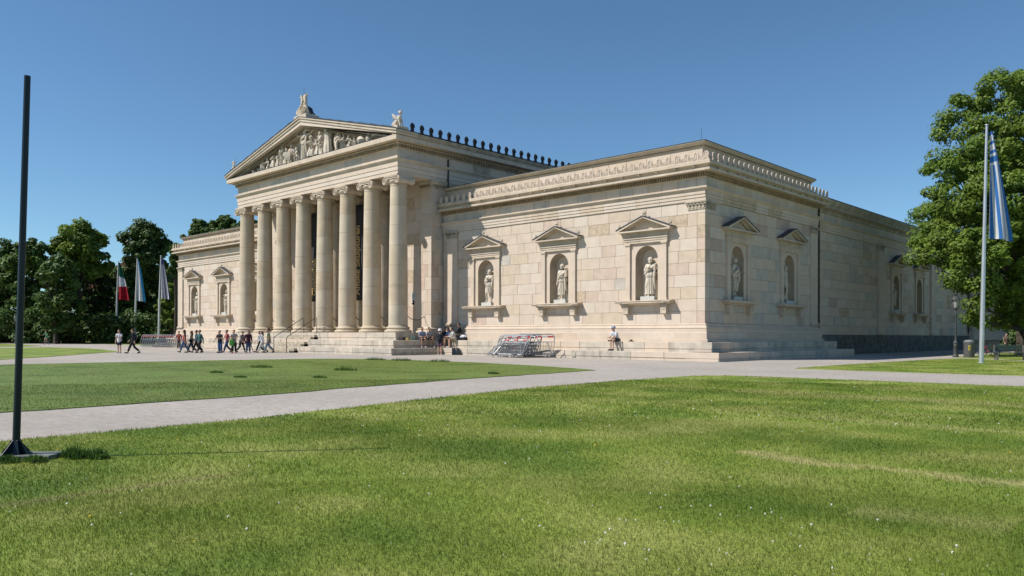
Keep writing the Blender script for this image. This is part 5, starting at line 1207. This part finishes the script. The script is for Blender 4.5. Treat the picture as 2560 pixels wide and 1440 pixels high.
BLK = mat('tyre_black', (.012, .012, .012), rough=.7); CHR = mat('chrome', (.5, .5, .5), rough=.3, metal=.8)
def bike(x, y, rz, col, label, rack=True):
    t = thing('bicycle', label, 'bicycle', (x, y, 0), rz, 'parked bicycles'); m = mat('bike_%d' % int(col[0] * 999), col, rough=.35, var=.05)
    for wx in (-.52, .52):
        b_ = MB(); b_.tube([(wx + .33 * math.cos(2 * PI * k / 20), 0, .34 + .33 * math.sin(2 * PI * k / 20)) for k in range(21)], .018, 5, False); wh = obj('wheel', b_.mesh('wheel', BLK), t)
        b_ = MB()
        for k in range(10): a_ = PI * k / 10; b_.tube([(wx + .32 * math.cos(a_), 0, .34 + .32 * math.sin(a_)), (wx - .32 * math.cos(a_), 0, .34 - .32 * math.sin(a_))], .002, 3)
        obj('spokes', b_.mesh('spokes', CHR), wh)
    b_ = MB(); b_.tube([(-.52, 0, .34), (-.12, 0, .30), (.36, 0, .80), (-.20, 0, .84), (-.12, 0, .30)], .018, 6); b_.tube([(-.52, 0, .34), (-.2, 0, .80)], .012, 5); b_.tube([(.33, 0, .92), (.37, 0, .78), (.52, 0, .34)], .018, 6); b_.tube([(-.2, 0, .82), (-.23, 0, .95)], .014, 5); obj('frame', b_.mesh('frame', m), t)
    b_ = MB(); b_.tube([(.25, -.28, 1.0), (.33, -.2, 1.02), (.34, 0, .98), (.33, .2, 1.02), (.25, .28, 1.0)], .014, 5); obj('handlebar', b_.mesh('handlebar', BLK), t)
    b_ = MB(); b_.cbox(-.36, -.08, -.08, .08, .94, 1.0, .03); obj('saddle', b_.mesh('saddle', BLK), t)
    b_ = MB(); b_.lathe([(.09, -.01), (.09, .01)], 12, (0, 0, 0)); o = obj('crank', b_.mesh('crank', CHR), t, (-.12, .03, .30), (PI / 2, 0, 0)); return t
bike(9.6, 21.6, .5, (.02, .02, .025), 'black bicycle parked behind the litter bin'); bike(10.4, 21.0, .9, (.45, .015, .015), 'red bicycle parked right of the litter bin'); bike(9.9, 22.6, .3, (.06, .07, .08), 'dark grey bicycle behind the red one'); bike(10.6, 30.5, .5, (.36, .03, .03), 'red bicycle standing under the tree behind the bench')
bike(-44.4, -6.9, .05, (.03, .03, .03), 'black bicycle parked at the portico steps behind the visitors')

# crowd barriers
BRED = mat('reflective_red', (.34, .03, .035), rough=.5, var=.2, scale=8); BWHT = mat('reflective_white', (.36, .35, .34), rough=.5, var=.1, scale=8); GALV = mat('galvanised', (.27, .28, .29), rough=.45, metal=.5, var=.2, scale=10); MESHG = mat('barrier_mesh_grey', (.10, .11, .11), rough=.7, var=.2)
def make_barrier(label, group):
    t = thing('crowd_barrier', label, 'barrier', (0, 0, 0), 0, group); w2 = 1.15; K = []
    b_ = MB(); b_.smooth = True; b_.tube([(-w2, 0, .18), (-w2, 0, 1.05), (-w2 + .05, 0, 1.14), (-w2 + .14, 0, 1.18), (w2 - .14, 0, 1.18), (w2 - .05, 0, 1.14), (w2, 0, 1.05), (w2, 0, .18), (-w2, 0, .18)], .03, 6); b_.tube([(-w2 + .1, -.01, .18), (-w2 + .45, -.01, .80)], .022, 5); b_.tube([(w2 - .1, -.01, .18), (w2 - .45, -.01, .80)], .022, 5)
    b_.tube([(-w2, 0, .80), (w2, 0, .80)], .018, 6); K.append(obj('frame', b_.mesh('frame', GALV), t))
    b_ = MB(); 
    for k in range(13): x = -w2 + (k + 1) * 2 * w2 / 14; b_.tube([(x, 0, .19), (x, 0, .79)], .009, 4)
    K.append(obj('bars', b_.mesh('bars', GALV), t)); K[-1]['kind'] = 'stuff'
    b_ = MB()
    for q in range(3): b_.tube([(-w2 + .05, .012, .30 + q * .16), (w2 - .05, .012, .30 + q * .16)], .007, 4)
    K.append(obj('wire_mesh', b_.mesh('wire_mesh', MESHG), t)); K[-1]['kind'] = 'stuff'
    b_ = MB()
    for k in range(6): b_.m = k % 2; x = -w2 + .06 + k * .363; b_.box(x, x + .362, .016, .03, 1.02, 1.10)
    K.append(obj('reflective_board', b_.mesh('reflective_board', [BWHT, BRED]), t))
    for s in (-1, 1):
        b_ = MB(); x = s * .75; b_.tube([(x, -.30, 0), (x, -.24, .06), (x, 0, .20), (x, .24, .06), (x, .30, 0)], .028, 6); K.append(obj('foot', b_.mesh('foot', GALV), t))
    KIDS[t] = K; return t
ORD = ['first', 'second', 'third', 'fourth', 'fifth', 'sixth', 'seventh', 'eighth', 'ninth', 'tenth', 'eleventh', 'twelfth', 'thirteenth', 'fourteenth']
G1 = 'stacked barriers by the right wing steps'; G2 = 'stacked barriers by the left wing'
b0 = make_barrier('galvanised barrier with red and white board in the leaning stack on the gravel before the right wing', G1)
for i in range(9):
    o = b0 if i == 0 else copy_tree(b0, KIDS)
    tl = (.62, .40, .55, .33, .48, .60, .36, .45, .3)[i]
    o['label'] = 'leaning galvanised barrier, %s from the front of the stack before the right wing' % ORD[i]
    o.location = (-12.25 + .05 * i + rng.uniform(-.04, .04), -4.5 + .16 * i, .02); o.scale = (1.14, 1, 1.32)
    if i % 3 and i: bpy.data.objects.remove([c_ for c_ in children(o) if c_.name.startswith('reflective_board')][0])
    o.rotation_euler = (-tl, 0, .13 * rng.uniform(-1, 1) + .03)
o = copy_tree(b0, KIDS); o['label'] = 'barrier stood nearly upright at the right end of the stack before the right wing'; o.location = (-10.75, -3.2, 0); o.rotation_euler = (-.12, 0, .35)
o = copy_tree(b0, KIDS); o['label'] = 'barrier lying lowest at the front of the stack before the right wing'; o.location = (-12.45, -4.6, .03); o.rotation_euler = (-.95, 0, .02); o.scale = (1.3, 1, 1.1)
for i in range(14):
    o = copy_tree(b0, KIDS); o['group'] = G2; o['label'] = 'red and white topped barrier, %s from the left end of the far left stack' % ORD[i]; o.location = (-69.1 + .30 * i, -4.6 + .12 * i, 0); o.rotation_euler = (.28, 0, .45 + PI); o.scale = (1.1, 1, 1.25)

# ------------------------------------------------------------------ people
TOWARD = .7537      # facing the camera
def yw(deg): return TOWARD + rad(deg)
WK = 'visitors walking past the portico'
P_ = person
P_((-39.6, -13.7, 0), yw(-90), 'walk', 'person in red tank top and blue jeans walking left, leading the group by the barriers', (.42, .03, .02), (.07, .12, .22), hair='dark', longsleeve=False, tank=True, group=WK, slim=.95, longhair=True)
P_((-38.2, -13.75, 0), yw(-75), 'walk', 'person in brown cardigan and dark jeans with black shoulder bag, behind the red top', (.13, .10, .075), (.02, .03, .06), hair='brown', longhair=True, bag=((.01, .01, .01), 1, .85), group=WK, slim=.9, sc=1.0, a=1.1)
P_((-38.9, -13.0, 0), yw(-80), 'walk', 'person in blue denim jacket with a beige bag and black trousers', (.10, .15, .20), (.015, .015, .018), hair='brown', bag=((.38, .33, .22), -1, .8), group=WK, sc=1.04)
P_((-37.5, -13.4, 0), yw(-40), 'walk', 'person in open denim jacket over green shirt, black trousers, rightmost of the left group', (.05, .12, .12), (.015, .015, .018), hair='brown', group=WK, sc=1.04, a=.8)
P_((-36.5, -12.2, 0), yw(-15), 'stand', 'person in black T-shirt and blue jeans standing looking at the hands', (.015, .018, .035), (.04, .09, .20), hair='dark', arm='fwd', longsleeve=False, group=WK, sc=1.03, lean=.15, shoes=(.03, .06, .18))
P_((-37.6, -11.7, 0), yw(-30), 'stand', 'dark haired person close behind the black T-shirt', (.02, .02, .05), (.03, .05, .12), hair='dark', longsleeve=False, group=WK, sc=1.03)
P_((-37.7, -11.0, 0), yw(-50), 'walk', 'person in pink shirt and navy jeans', (.38, .11, .12), (.03, .06, .15), hair='brown', longsleeve=False, group=WK, sc=1.06)
P_((-37.4, -10.6, 0), yw(40), 'walk', 'person in beige top and brown trousers with hair tied, behind the green backpack', (.34, .24, .17), (.05, .04, .035), hair='brown', longsleeve=False, group=WK, sc=.96, slim=.9)
P_((-34.6, -12.0, 0), yw(10), 'stand', 'person in striped grey top and black trousers carrying a bright green backpack in front', (.30, .27, .26), (.012, .012, .014), hair='brown', arm='fwd', longsleeve=False, group=WK, sc=1.05, lean=.25, shoes=(.3, .04, .05), skin=0)
b_ = MB(); b_.cbox(-.17, .17, -.13, .13, 0, .48, .06); b_.tube([(-.08, 0, .46), (0, 0, .56), (.08, 0, .46)], .015, 5); bp = b_.build('backpack', mat('backpack_green', (.05, .22, .03), rough=.7, var=.15, scale=10), None, None, (-34.35, -12.33, .62), (0, 0, TOWARD)); tag(bp, 'bright green backpack held in front by the visitor in the striped top', 'backpack')
P_((-37.65, -9.8, 0), yw(60), 'walk', 'person in grey patterned top with dark shoulder bag leaning forward', (.18, .16, .15), (.03, .03, .03), hair='brown', lean=.35, bag=((.015, .012, .012), 1, .7), group=WK, sc=1.0, a=1.2)
P_((-38.0, -8.9, 0), yw(90), 'walk', 'person with bare legs in dark shorts and pale top', (.38, .28, .2), (.03, .05, .035), short=True, hair='brown', longhair=True, tank=True, group=WK, sc=1.0, slim=.88, shoes=(.6, .6, .6))
P_((-34.6, -10.8, 0), yw(15), 'stand', 'person in maroon vest and blue jeans with checked sleeves', (.06, .012, .03), (.05, .10, .20), hair='dark', group=WK, arm='down', sc=1.04, pack=(.03, .03, .05), shoes=(.1, .12, .2))
P_((-36.0, -9.0, 0), yw(-70), 'walk', 'person in white shirt and black trousers with rucksack strap', (.55, .56, .60), (.015, .015, .02), hair='dark', group=WK, sc=1.0, slim=.9, pack=(.05, .06, .08))
P_((-34.9, -9.4, 0), yw(-75), 'walk', 'person dressed all in white with wide trousers', (.58, .57, .58), (.60, .58, .54), hair='brown', longhair=True, group=WK, sc=1.0, slim=.9, a=1.1)
P_((-34.6, -9.0, 0), yw(-70), 'walk', 'tall curly haired person in green shirt and light jeans by the handrail', (.12, .17, .09), (.16, .22, .30), hair='dark', arm=('down', 'swingb'), longsleeve=False, group=WK, sc=1.13, skin=1)
P_((-40.9, -18.3, 0), yw(-10), 'stand', 'person in white T-shirt and navy shorts walking alone on the gravel at left', (.58, .58, .62), (.015, .02, .05), short=True, hair='dark', arm=('fwd', 'down'), longsleeve=False, shoes=(.6, .6, .6), group='pair crossing the gravel', pack=(.02, .03, .07))
P_((-38.7, -18.1, 0), yw(-80), 'walk', 'person in black jacket and trousers with backpack striding left', (.02, .022, .028), (.018, .018, .022), hair='brown', group='pair crossing the gravel', pack=(.03, .035, .05), a=1.15, sc=1.07)
P_((-60.2, -5.0, 0), yw(0), 'stand', 'pink faced person standing behind the long barrier stack', (.30, .08, .07), (.04, .04, .05), hair='brown', group=WK, sc=1.04)
t = bike(-98.9, -6.4, yw(0) - PI / 2 + PI, (.06, .06, .06), 'bicycle ridden by the person in the green shirt'); t['group'] = 'ridden bicycle'
P_((-98.9, -6.4, .06), yw(0), 'cycle', 'person in green shirt riding a bicycle far at left', (.02, .30, .12), (.30, .27, .25), short=True, hair='brown', arm='bars', lean=.35, longsleeve=False)
P_((-20.1, -3.3, 0), yw(170), 'stand', 'person in white cap, navy backpack top and purple shorts standing with back to camera', (.02, .022, .035), (.15, .08, .13), short=True, hair='dark', arm=('fwd', 'down'), longsleeve=False, hat=(.65, .65, .65), pack=(.02, .022, .035), shoes=(.55, .55, .55), sc=1.08)
SG = 'people sitting on the shaded steps'
ZS = ZB
P_((-23.75, -2.45, ZS), .9 - PI + 1.9 + .2, 'sit', 'bearded person in light blue shirt sitting leftmost on the steps', (.20, .26, .38), (.02, .03, .06), short=True, arm='lap', lean=.3, longsleeve=False, shoes=(.35, .35, .37), skin=1, group=SG) if 0 else None
def sitter(x, y, z, yaw, *a_, **k_):
    return P_((x, y, z), yaw, 'sit', *a_, **k_)
sitter(-22.3, -3.2, ZS, 1.15, 'bearded person in light blue shirt sitting leftmost on the steps', (.20, .26, .38), (.02, .03, .06), short=True, arm='lap', lean=.3, longsleeve=False, shoes=(.35, .35, .37), skin=1, group=SG)
sitter(-22.3, -2.5, ZS, 1.3, 'person in pale grey shirt and black shorts with sunglasses sitting on the steps', (.32, .33, .35), (.012, .012, .014), short=True, arm='lap', lean=.25, longsleeve=False, shoes=(.5, .5, .5), skin=1, group=SG)
sitter(-22.0, -1.0, ZS, .1, 'person in black top sitting on the steps behind the person in the white cap', (.012, .012, .015), (.02, .02, .025), hair='brown', arm='lap', lean=.2, longsleeve=False, skin=1, group=SG)
sitter(-21.5, -1.0, ZS, -.2, 'person in light blue T-shirt with long hair sitting on the steps', (.26, .33, .47), (.45, .38, .30), short=True, hair='brown', longhair=True, arm='lap', lean=.3, longsleeve=False, shoes=(.6, .6, .6), group=SG)
sitter(-20.85, -1.0, ZS, -.45, 'person in white sweater leaning forward, rightmost on the step edge', (.50, .49, .46), (.42, .36, .26), short=True, hair='dark', arm='lap', lean=.55, longsleeve=True, shoes=(.6, .6, .6), group=SG)
sitter(-20.75, -.55, 1.42, -.95, 'person in black shirt sitting higher up against the plinth in the shade', (.015, .015, .018), (.30, .25, .17), hair='dark', arm='lap', lean=.25, longsleeve=True, skin=1, group=SG)
sitter(-5.6, -1.0, ZS, -.25, 'person in white T-shirt and cap reading alone on the sunlit steps of the right wing', (.55, .56, .60), (.03, .03, .035), short=True, hair='dark', arm='lap', lean=.7, longsleeve=False, hat=(.3, .33, .38), shoes=(.04, .04, .05))
sb = MB(); 
P_((8.1, 37.9, 0), .6, 'stand', 'person in brown clothes standing in the shade near the far lamp', (.16, .11, .09), (.05, .05, .06), hair='dark', sc=1.0)
# loose items
def item(name, label, cat, loc, fn, m, rz=0): b_ = MB(); b_.smooth = True; fn(b_); return tag(b_.build(name, m, None, None, loc, (0, 0, rz)), label, cat)
item('straw_hat', 'straw sun hat lying on the step in the portico shade', 'hat', (-22.5, -4.4, ZB), lambda b_: b_.lathe([(.24, 0), (.24, .02), (.13, .03), (.12, .13), (.07, .17), (.01, .18)], 18), mat('straw', (.42, .29, .10), var=.2, scale=30))
item('bag', 'dark bag lying behind the straw hat', 'bag', (-22.75, -4.7, ZB), lambda b_: b_.cbox(-.2, .2, -.15, .15, 0, .24, .06), cloth((.04, .03, .03)))
GL = mat('bottle_green', (.10, .22, .17), rough=.15, var=.05)
item('bottle', 'green water bottle standing on the step, left one', 'bottle', (-22.4, -4.05, ZB), lambda b_: b_.lathe([(.045, 0), (.05, .02), (.05, .24), (.02, .31), (.02, .36)], 12), GL)
item('bottle', 'green water bottle standing on the step, right one nearest the sitters', 'bottle', (-22.35, -3.85, ZB), lambda b_: b_.lathe([(.045, 0), (.05, .02), (.05, .22), (.02, .29), (.02, .33)], 12), GL)
item('bag', 'black bag on the step beside the person in the white sweater', 'bag', (-20.15, -.85, ZB), lambda b_: b_.cbox(-.38, .38, -.15, .15, 0, .22, .06), cloth((.015, .015, .02)))
item('towel', 'white cloth heaped on the black bag', 'cloth', (-20.15, -.85, ZB + .22), lambda b_: b_.lathe([(.22, 0), (.25, .06), (.16, .16), (.05, .2)], 14, (0, 0, 0), 1.2, .7, .2, 5), cloth((.55, .57, .62)))
item('litter_box', 'grey open box standing on the gravel against the lowest step', 'box', (-19.45, -2.3, 0), lambda b_: (b_.box(-.26, .26, -.14, .14, 0, .02), b_.box(-.26, .26, -.14, -.12, .02, .52), b_.box(-.26, .26, .12, .14, .02, .52), b_.box(-.26, -.24, -.12, .12, .02, .52), b_.box(.24, .26, -.12, .12, .02, .52)), cloth((.10, .10, .11)))
item('bag', 'dark flat bag on the sunlit step left of the reader', 'bag', (-6.3, -.8, ZB), lambda b_: b_.cbox(-.22, .22, -.12, .12, 0, .10, .04), cloth((.02, .02, .02)))
item('sun_hat', 'brown hat lying on the sunlit step right of the reader', 'hat', (-4.75, -.8, ZB), lambda b_: b_.lathe([(.22, 0), (.21, .02), (.11, .04), (.09, .12), (.02, .14)], 16), cloth((.10, .07, .05)))
item('book', 'open book held by the reader in the white T-shirt', 'book', (-5.72, -1.42, ZB + .36), lambda b_: (b_.cbox(-.15, -.003, -.1, .1, 0, .02, .004), b_.cbox(.003, .15, -.1, .1, 0, .02, .004)), cloth((.5, .5, .48)), -.25)
b_ = MB(); b_.box(-.14, .14, 0, .02, 0, .28); b_.box(-.1, .1, -.008, -.001, .04, .24); tag(b_.build('wall_vent', STEPG, None, None, (-8.4, -2.075, .10)), 'small square stone vent cover in the lowest step, right of the barriers', 'vent')
item('sign_box', 'narrow yellow sign box standing before the dark trees by the first flagpole', 'sign', (-111.5, 9.3, 0), lambda b_: (b_.cbox(-.06, .06, -.06, .06, 0, 1.2, .01), b_.cbox(-.3, .3, -.12, .12, 1.2, 3.6, .03)), mat('sign_yellow', (.55, .42, .03)), .75)

# ------------------------------------------------------------------ trees
BARK = mat('bark', (.055, .045, .035), var=.35, scale=6, bump=.8, bscale=12)
def leafm(name, c1, c2, tr=.3):
    m = mat(name, c1, rough=.55, var=.30, scale=.9, spec=.35, trans=tr, col2=c2); return m
LF = {'maple': leafm('leaves_maple', (.17, .25, .032), (.125, .205, .028), .42), 'dark': leafm('leaves_dark', (.078, .135, .036), (.105, .17, .036), .35), 'mid': leafm('leaves_mid', (.10, .17, .033), (.074, .135, .030), .32), 'bright': leafm('leaves_bright', (.17, .25, .036), (.12, .20, .032), .4), 'far': leafm('leaves_far', (.07, .12, .045), (.055, .10, .04), .3)}
def leaf_cloud(clumps, per, size, flat=.75):
    """quads spread on and in every clump; clumps: array (n, 4) = x, y, z, r"""
    n = len(clumps); c = np.repeat(clumps, per, axis=0); N_ = len(c)
    dn = nrs.normal(size=(N_, 3)); dn /= np.linalg.norm(dn, axis=1)[:, None]
    r = nrs.uniform(.25, 1.0, N_) ** .45 * c[:, 3] * nrs.uniform(.85, 1.15, N_); p = c[:, :3] + dn * r[:, None] * np.array([1, 1, flat])
    nrm = dn * .9 + nrs.normal(scale=.5, size=(N_, 3)) + np.array([-.25, -.35, .75]); nrm /= np.linalg.norm(nrm, axis=1)[:, None]
    t = np.cross(nrm, nrs.normal(size=(N_, 3))); t /= np.linalg.norm(t, axis=1)[:, None]; b = np.cross(nrm, t)
    s = (size * nrs.uniform(.6, 1.35, N_))[:, None]
    return np.stack([p - t * s, p - b * s * .62, p + t * s, p + b * s * .62], 1)
def tree(x, y, lobes, label, leaf='mid', size=.2, clump=1.1, nclump=60, per=120, trunk_r=.4, base_h=2.0, group=None, name='tree', zfrac=1):
    """lobes: list of (dx, dy, z, r) ellipsoid parts of the crown, about the trunk"""
    t = thing(name, label, 'tree', (x, y, 0), 0, group); b_ = MB(); b_.smooth = True
    top = max(l[2] for l in lobes); L = []
    b_.lathe([(trunk_r * 1.5, -.1), (trunk_r * 1.1, .4), (trunk_r, 1.5), (trunk_r * .85, base_h + 1), (trunk_r * .6, top * .5), (trunk_r * .3, top * .8)], 10, (0, 0, 0), 1, 1, .05, 5, .6)
    for dx, dy, z, r in lobes:
        z0 = max(base_h * .8, z * .45); b_.tube([(0, 0, z0), (dx * .35, dy * .35, z0 + (z - z0) * .45), (dx * .7, dy * .7, z0 + (z - z0) * .75), (dx, dy, z)], [trunk_r * .45, trunk_r * .3, trunk_r * .2, trunk_r * .08], 6)
        for k in range(3): a_ = rng.uniform(0, 2 * PI); b_.tube([(dx * .7, dy * .7, z0 + (z - z0) * .75), (dx + r * .6 * math.cos(a_), dy + r * .6 * math.sin(a_), z + r * rng.uniform(-.3, .5))], [trunk_r * .14, .03], 5)
    obj('trunk', b_.mesh('trunk', BARK), t)
    tot = sum(l[3] ** 2 for l in lobes); cl = []
    for dx, dy, z, r in lobes:
        k = max(4, int(nclump * r * r / tot * 1.0)); dn = nrs.normal(size=(k, 3)); dn /= np.linalg.norm(dn, axis=1)[:, None]; rr = r * nrs.uniform(.45, 1.0, k) ** .6
        p = np.array([dx, dy, z]) + dn * rr[:, None] * np.array([1, 1, .85]); p[:, 2] = np.maximum(p[:, 2], 1.2); cl.append(np.concatenate([p, (clump * nrs.uniform(.55, 1.25, k))[:, None]], 1))
    o = obj('crown', tri_mesh('crown', leaf_cloud(np.concatenate(cl), per, size), [LF[leaf]]), t)
    return t
def at(u, v, d, bx, by):
    """offset from the trunk of a point seen in the survey at distance d"""
    a_ = (u - 1280) / 1977.67; yv = .7537
    Fx, Fy, Rx, Ry = -math.sin(yv), math.cos(yv), math.cos(yv), math.sin(yv)
    return (CAM.x + d * (Fx + a_ * Rx) - bx, CAM.y + d * (Fy + a_ * Ry) - by, 1.46 + (839 - v) / 1977.67 * d)
# big maple at the right
bx, by = 10.2, 33.0
lobes = []
for u, v, r, dd in ((2440, 262, 52, 1), (2388, 322, 52, -1), (2500, 232, 62, 0), (2568, 215, 60, 2), (2358, 425, 50, 0), (2335, 500, 36, 2), (2430, 400, 72, -3), (2520, 350, 90, -2), (2600, 330, 100, 0), (2395, 500, 62, -3), (2480, 500, 85, -4), (2570, 480, 95, -3), (2330, 592, 46, -1), (2322, 640, 38, -3), (2385, 610, 62, -4), (2450, 620, 72, -5), (2530, 610, 85, -4), (2610, 590, 90, -2), (2395, 690, 36, -4), (2445, 700, 40, -5), (2452, 762, 30, -5), (2440, 800, 18, -5), (2520, 705, 55, -3), (2560, 760, 60, -2), (2600, 720, 70, 0), (2525, 790, 32, -1), (2640, 640, 90, 3), (2480, 420, 90, 4), (2560, 600, 100, 5), (2420, 560, 80, 4)):
    D_ = 62 + dd; lobes.append((*at(u, v, D_, bx, by), r * D_ / 1977.67))
tree(bx, by, lobes, 'big sunlit maple overhanging the side wall at the right edge', 'maple', .13, .85, 560, 230, .42, 2.5)
bx, by = 6.5, 60.0
tree(bx, by, [(*at(u, v, 96, bx, by), r * 96 / 1977.67) for u, v, r in ((2300, 560, 30), (2330, 530, 40), (2300, 600, 28), (2380, 560, 60), (2450, 620, 80), (2540, 660, 80), (2600, 640, 90))], 'darker tree behind the maple, showing above the side wall roof', 'mid', .2, 1.2, 160, 160, .4, 3)
bx, by = 4.5, 88.0
tree(bx, by, [(*at(u, v, 122, bx, by), r * 122 / 1977.67) for u, v, r in ((2530, 760, 50), (2570, 740, 60), (2540, 820, 38), (2580, 810, 45), (2620, 760, 70), (2520, 690, 40), (2560, 850, 30))], 'dark tree beyond the far end of the side wall', 'dark', .25, 1.5, 140, 160, .4, 2)
bx, by = 24.0, 62.0
tree(bx, by, [(0, 0, 9, 6), (-4, 2, 7, 4), (4, -1, 10, 5), (0, 0, 14, 5), (-6, -3, 5, 3)], 'dark tree right of the maple at the picture edge', 'mid', .25, 1.4, 160, 160, .45, 2.5)
# left row
def ltree(u, top, hw, d, leaf, label, bot=838, per=120, n=120, size=.30):
    k = d / 1977.67; x, y, _ = at(u, 800, d, 0, 0); H = (839 - top) * k + 1.46; w2 = hw * k; zb = 1.46 + (839 - bot) * k; R_ = random.Random(int(u * 7 + top)); lb = []
    m = 16
    for i in range(m):
        q = (i + .5) / m; z = zb + (H - zb) * (.12 + .80 * q); ww = w2 * math.sin(PI * min(1, .28 + .68 * q)) ** .7; a_ = i * 2.4 + R_.uniform(-.5, .5); r = w2 * R_.uniform(.34, .5)
        dd = max(0, ww - r * .8) * R_.uniform(.6, 1.0); lb.append((dd * math.cos(a_), dd * math.sin(a_), z - (r * .6 if q > .9 else 0), r))
    return tree(x, y, lb, label, leaf, size, 1.15 * w2 / 5.5, n, per, .35, 2.0, 'trees along the left side')
ltree(-20, 610, 85, 140, 'dark', 'dark tree at the far left edge of the picture')
ltree(18, 590, 60, 136, 'dark', 'dark rounded tree at left, second from the picture edge')
ltree(80, 578, 72, 130, 'mid', 'full green tree beside the dark empty pole, far across the lawn', n=170)
ltree(140, 625, 70, 122, 'mid', 'lower loose leaved tree in front, right of the dark empty pole', bot=845)
ltree(195, 556, 78, 134, 'bright', 'tallest light green tree in the left group with feathery top', n=190, bot=700)
ltree(235, 640, 62, 142, 'dark', 'dark tree under the tallest light green one')
ltree(268, 650, 40, 155, 'far', 'hazy blue green tree in the gap left of the flags')
ltree(362, 528, 76, 142, 'dark', 'tall dark maple standing free behind the three flags', n=230, per=150)
ltree(345, 680, 60, 152, 'dark', 'low dark tree crown between the flagpoles')
ltree(420, 660, 42, 150, 'mid', 'green tree behind the grey striped flag')
ltree(428, 700, 38, 125, 'bright', 'bright green small tree touching the left wing', bot=832, n=150, size=.24)
ltree(500, 545, 44, 175, 'mid', 'tree top above the left wing roof, left one', bot=640)
ltree(560, 536, 50, 170, 'mid', 'tree top above the left wing roof, middle one', bot=640)
ltree(625, 548, 50, 165, 'mid', 'tree top above the left wing roof, right one behind the first columns', bot=650)
ltree(440, 600, 18, 120, 'dark', 'dark narrow tree peeping over the left end of the wing', bot=700)
# dark undergrowth behind and under them
k_ = []
for i in range(230):
    u = -80 + 540 * i / 229; d_ = 128 + rng.uniform(-4, 10); z = rng.uniform(.5, 4.6); x, y, _ = at(u, 800, d_, 0, 0); k_.append((x, y, z, rng.uniform(1.0, 1.8)))
o = obj('undergrowth', tri_mesh('undergrowth', leaf_cloud(np.array(k_), 110, .32), [LF['dark']])); tag(o, 'dark undergrowth beneath the trees at left', 'undergrowth', kind='stuff')
k_ = []
for i in range(160): k_.append((rng.uniform(-60, 60), 150 + rng.uniform(-5, 8), rng.uniform(.5, 9), rng.uniform(2, 3.2)))
for i in range(160): k_.append((rng.uniform(4, 70), 104 + rng.uniform(-4, 6), rng.uniform(.5, 7), rng.uniform(1.6, 2.8)))
for i in range(120): k_.append((-175 + rng.uniform(-5, 5), -50 + i * 1.2, rng.uniform(.5, 8), rng.uniform(2, 3.2)))
o = obj('far_wood', tri_mesh('far_wood', leaf_cloud(np.array(k_), 130, .4), [LF['dark']])); tag(o, 'dark wood closing the view far behind', 'wood', kind='stuff')
# houses glimpsed between the left trees
def house(u, v, d, w_, h, rot, m, roofm, label, dep=9):
    x, y, _ = at(u, 800, d, 0, 0); t = thing('house', label, 'house', (x, y, 0), rot); b_ = MB(); b_.box(-w_ / 2, w_ / 2, 0, dep, 0, h); obj('wall', b_.mesh('wall', m), t)
    b_ = MB(); b_.prism([(-w_ / 2 - .4, h), (w_ / 2 + .4, h), (0, h + w_ * .3)], -.4, dep + .4); obj('roof', b_.mesh('roof', roofm), t)
    for i in range(int(w_ / 2.6)):
        for j in range(int(h / 3.2)):
            wx = -w_ / 2 + 1.4 + i * 2.6; wz = 1.2 + j * 3.2; b_ = MB(); b_.box(wx - .6, wx + .6, -.06, .02, wz, wz + 1.7); o = obj('window', b_.mesh('window', BANW), t); b_ = MB(); b_.box(wx - .48, wx + .48, -.09, -.061, wz + .12, wz + 1.58); q = obj('pane', b_.mesh('pane', mat('window_dark', (.03, .035, .04), rough=.15)), o)
TILE = mat('roof_tiles', (.16, .07, .045), var=.25, scale=5)
house(300, 760, 165, 16, 11, .7537, mat('plaster_yellow', (.50, .30, .09)), TILE, 'orange yellow house glimpsed between the left trees'); house(322, 690, 190, 12, 16, .7537, mat('plaster_white', (.55, .53, .48)), TILE, 'white house glimpsed between the flags and trees')
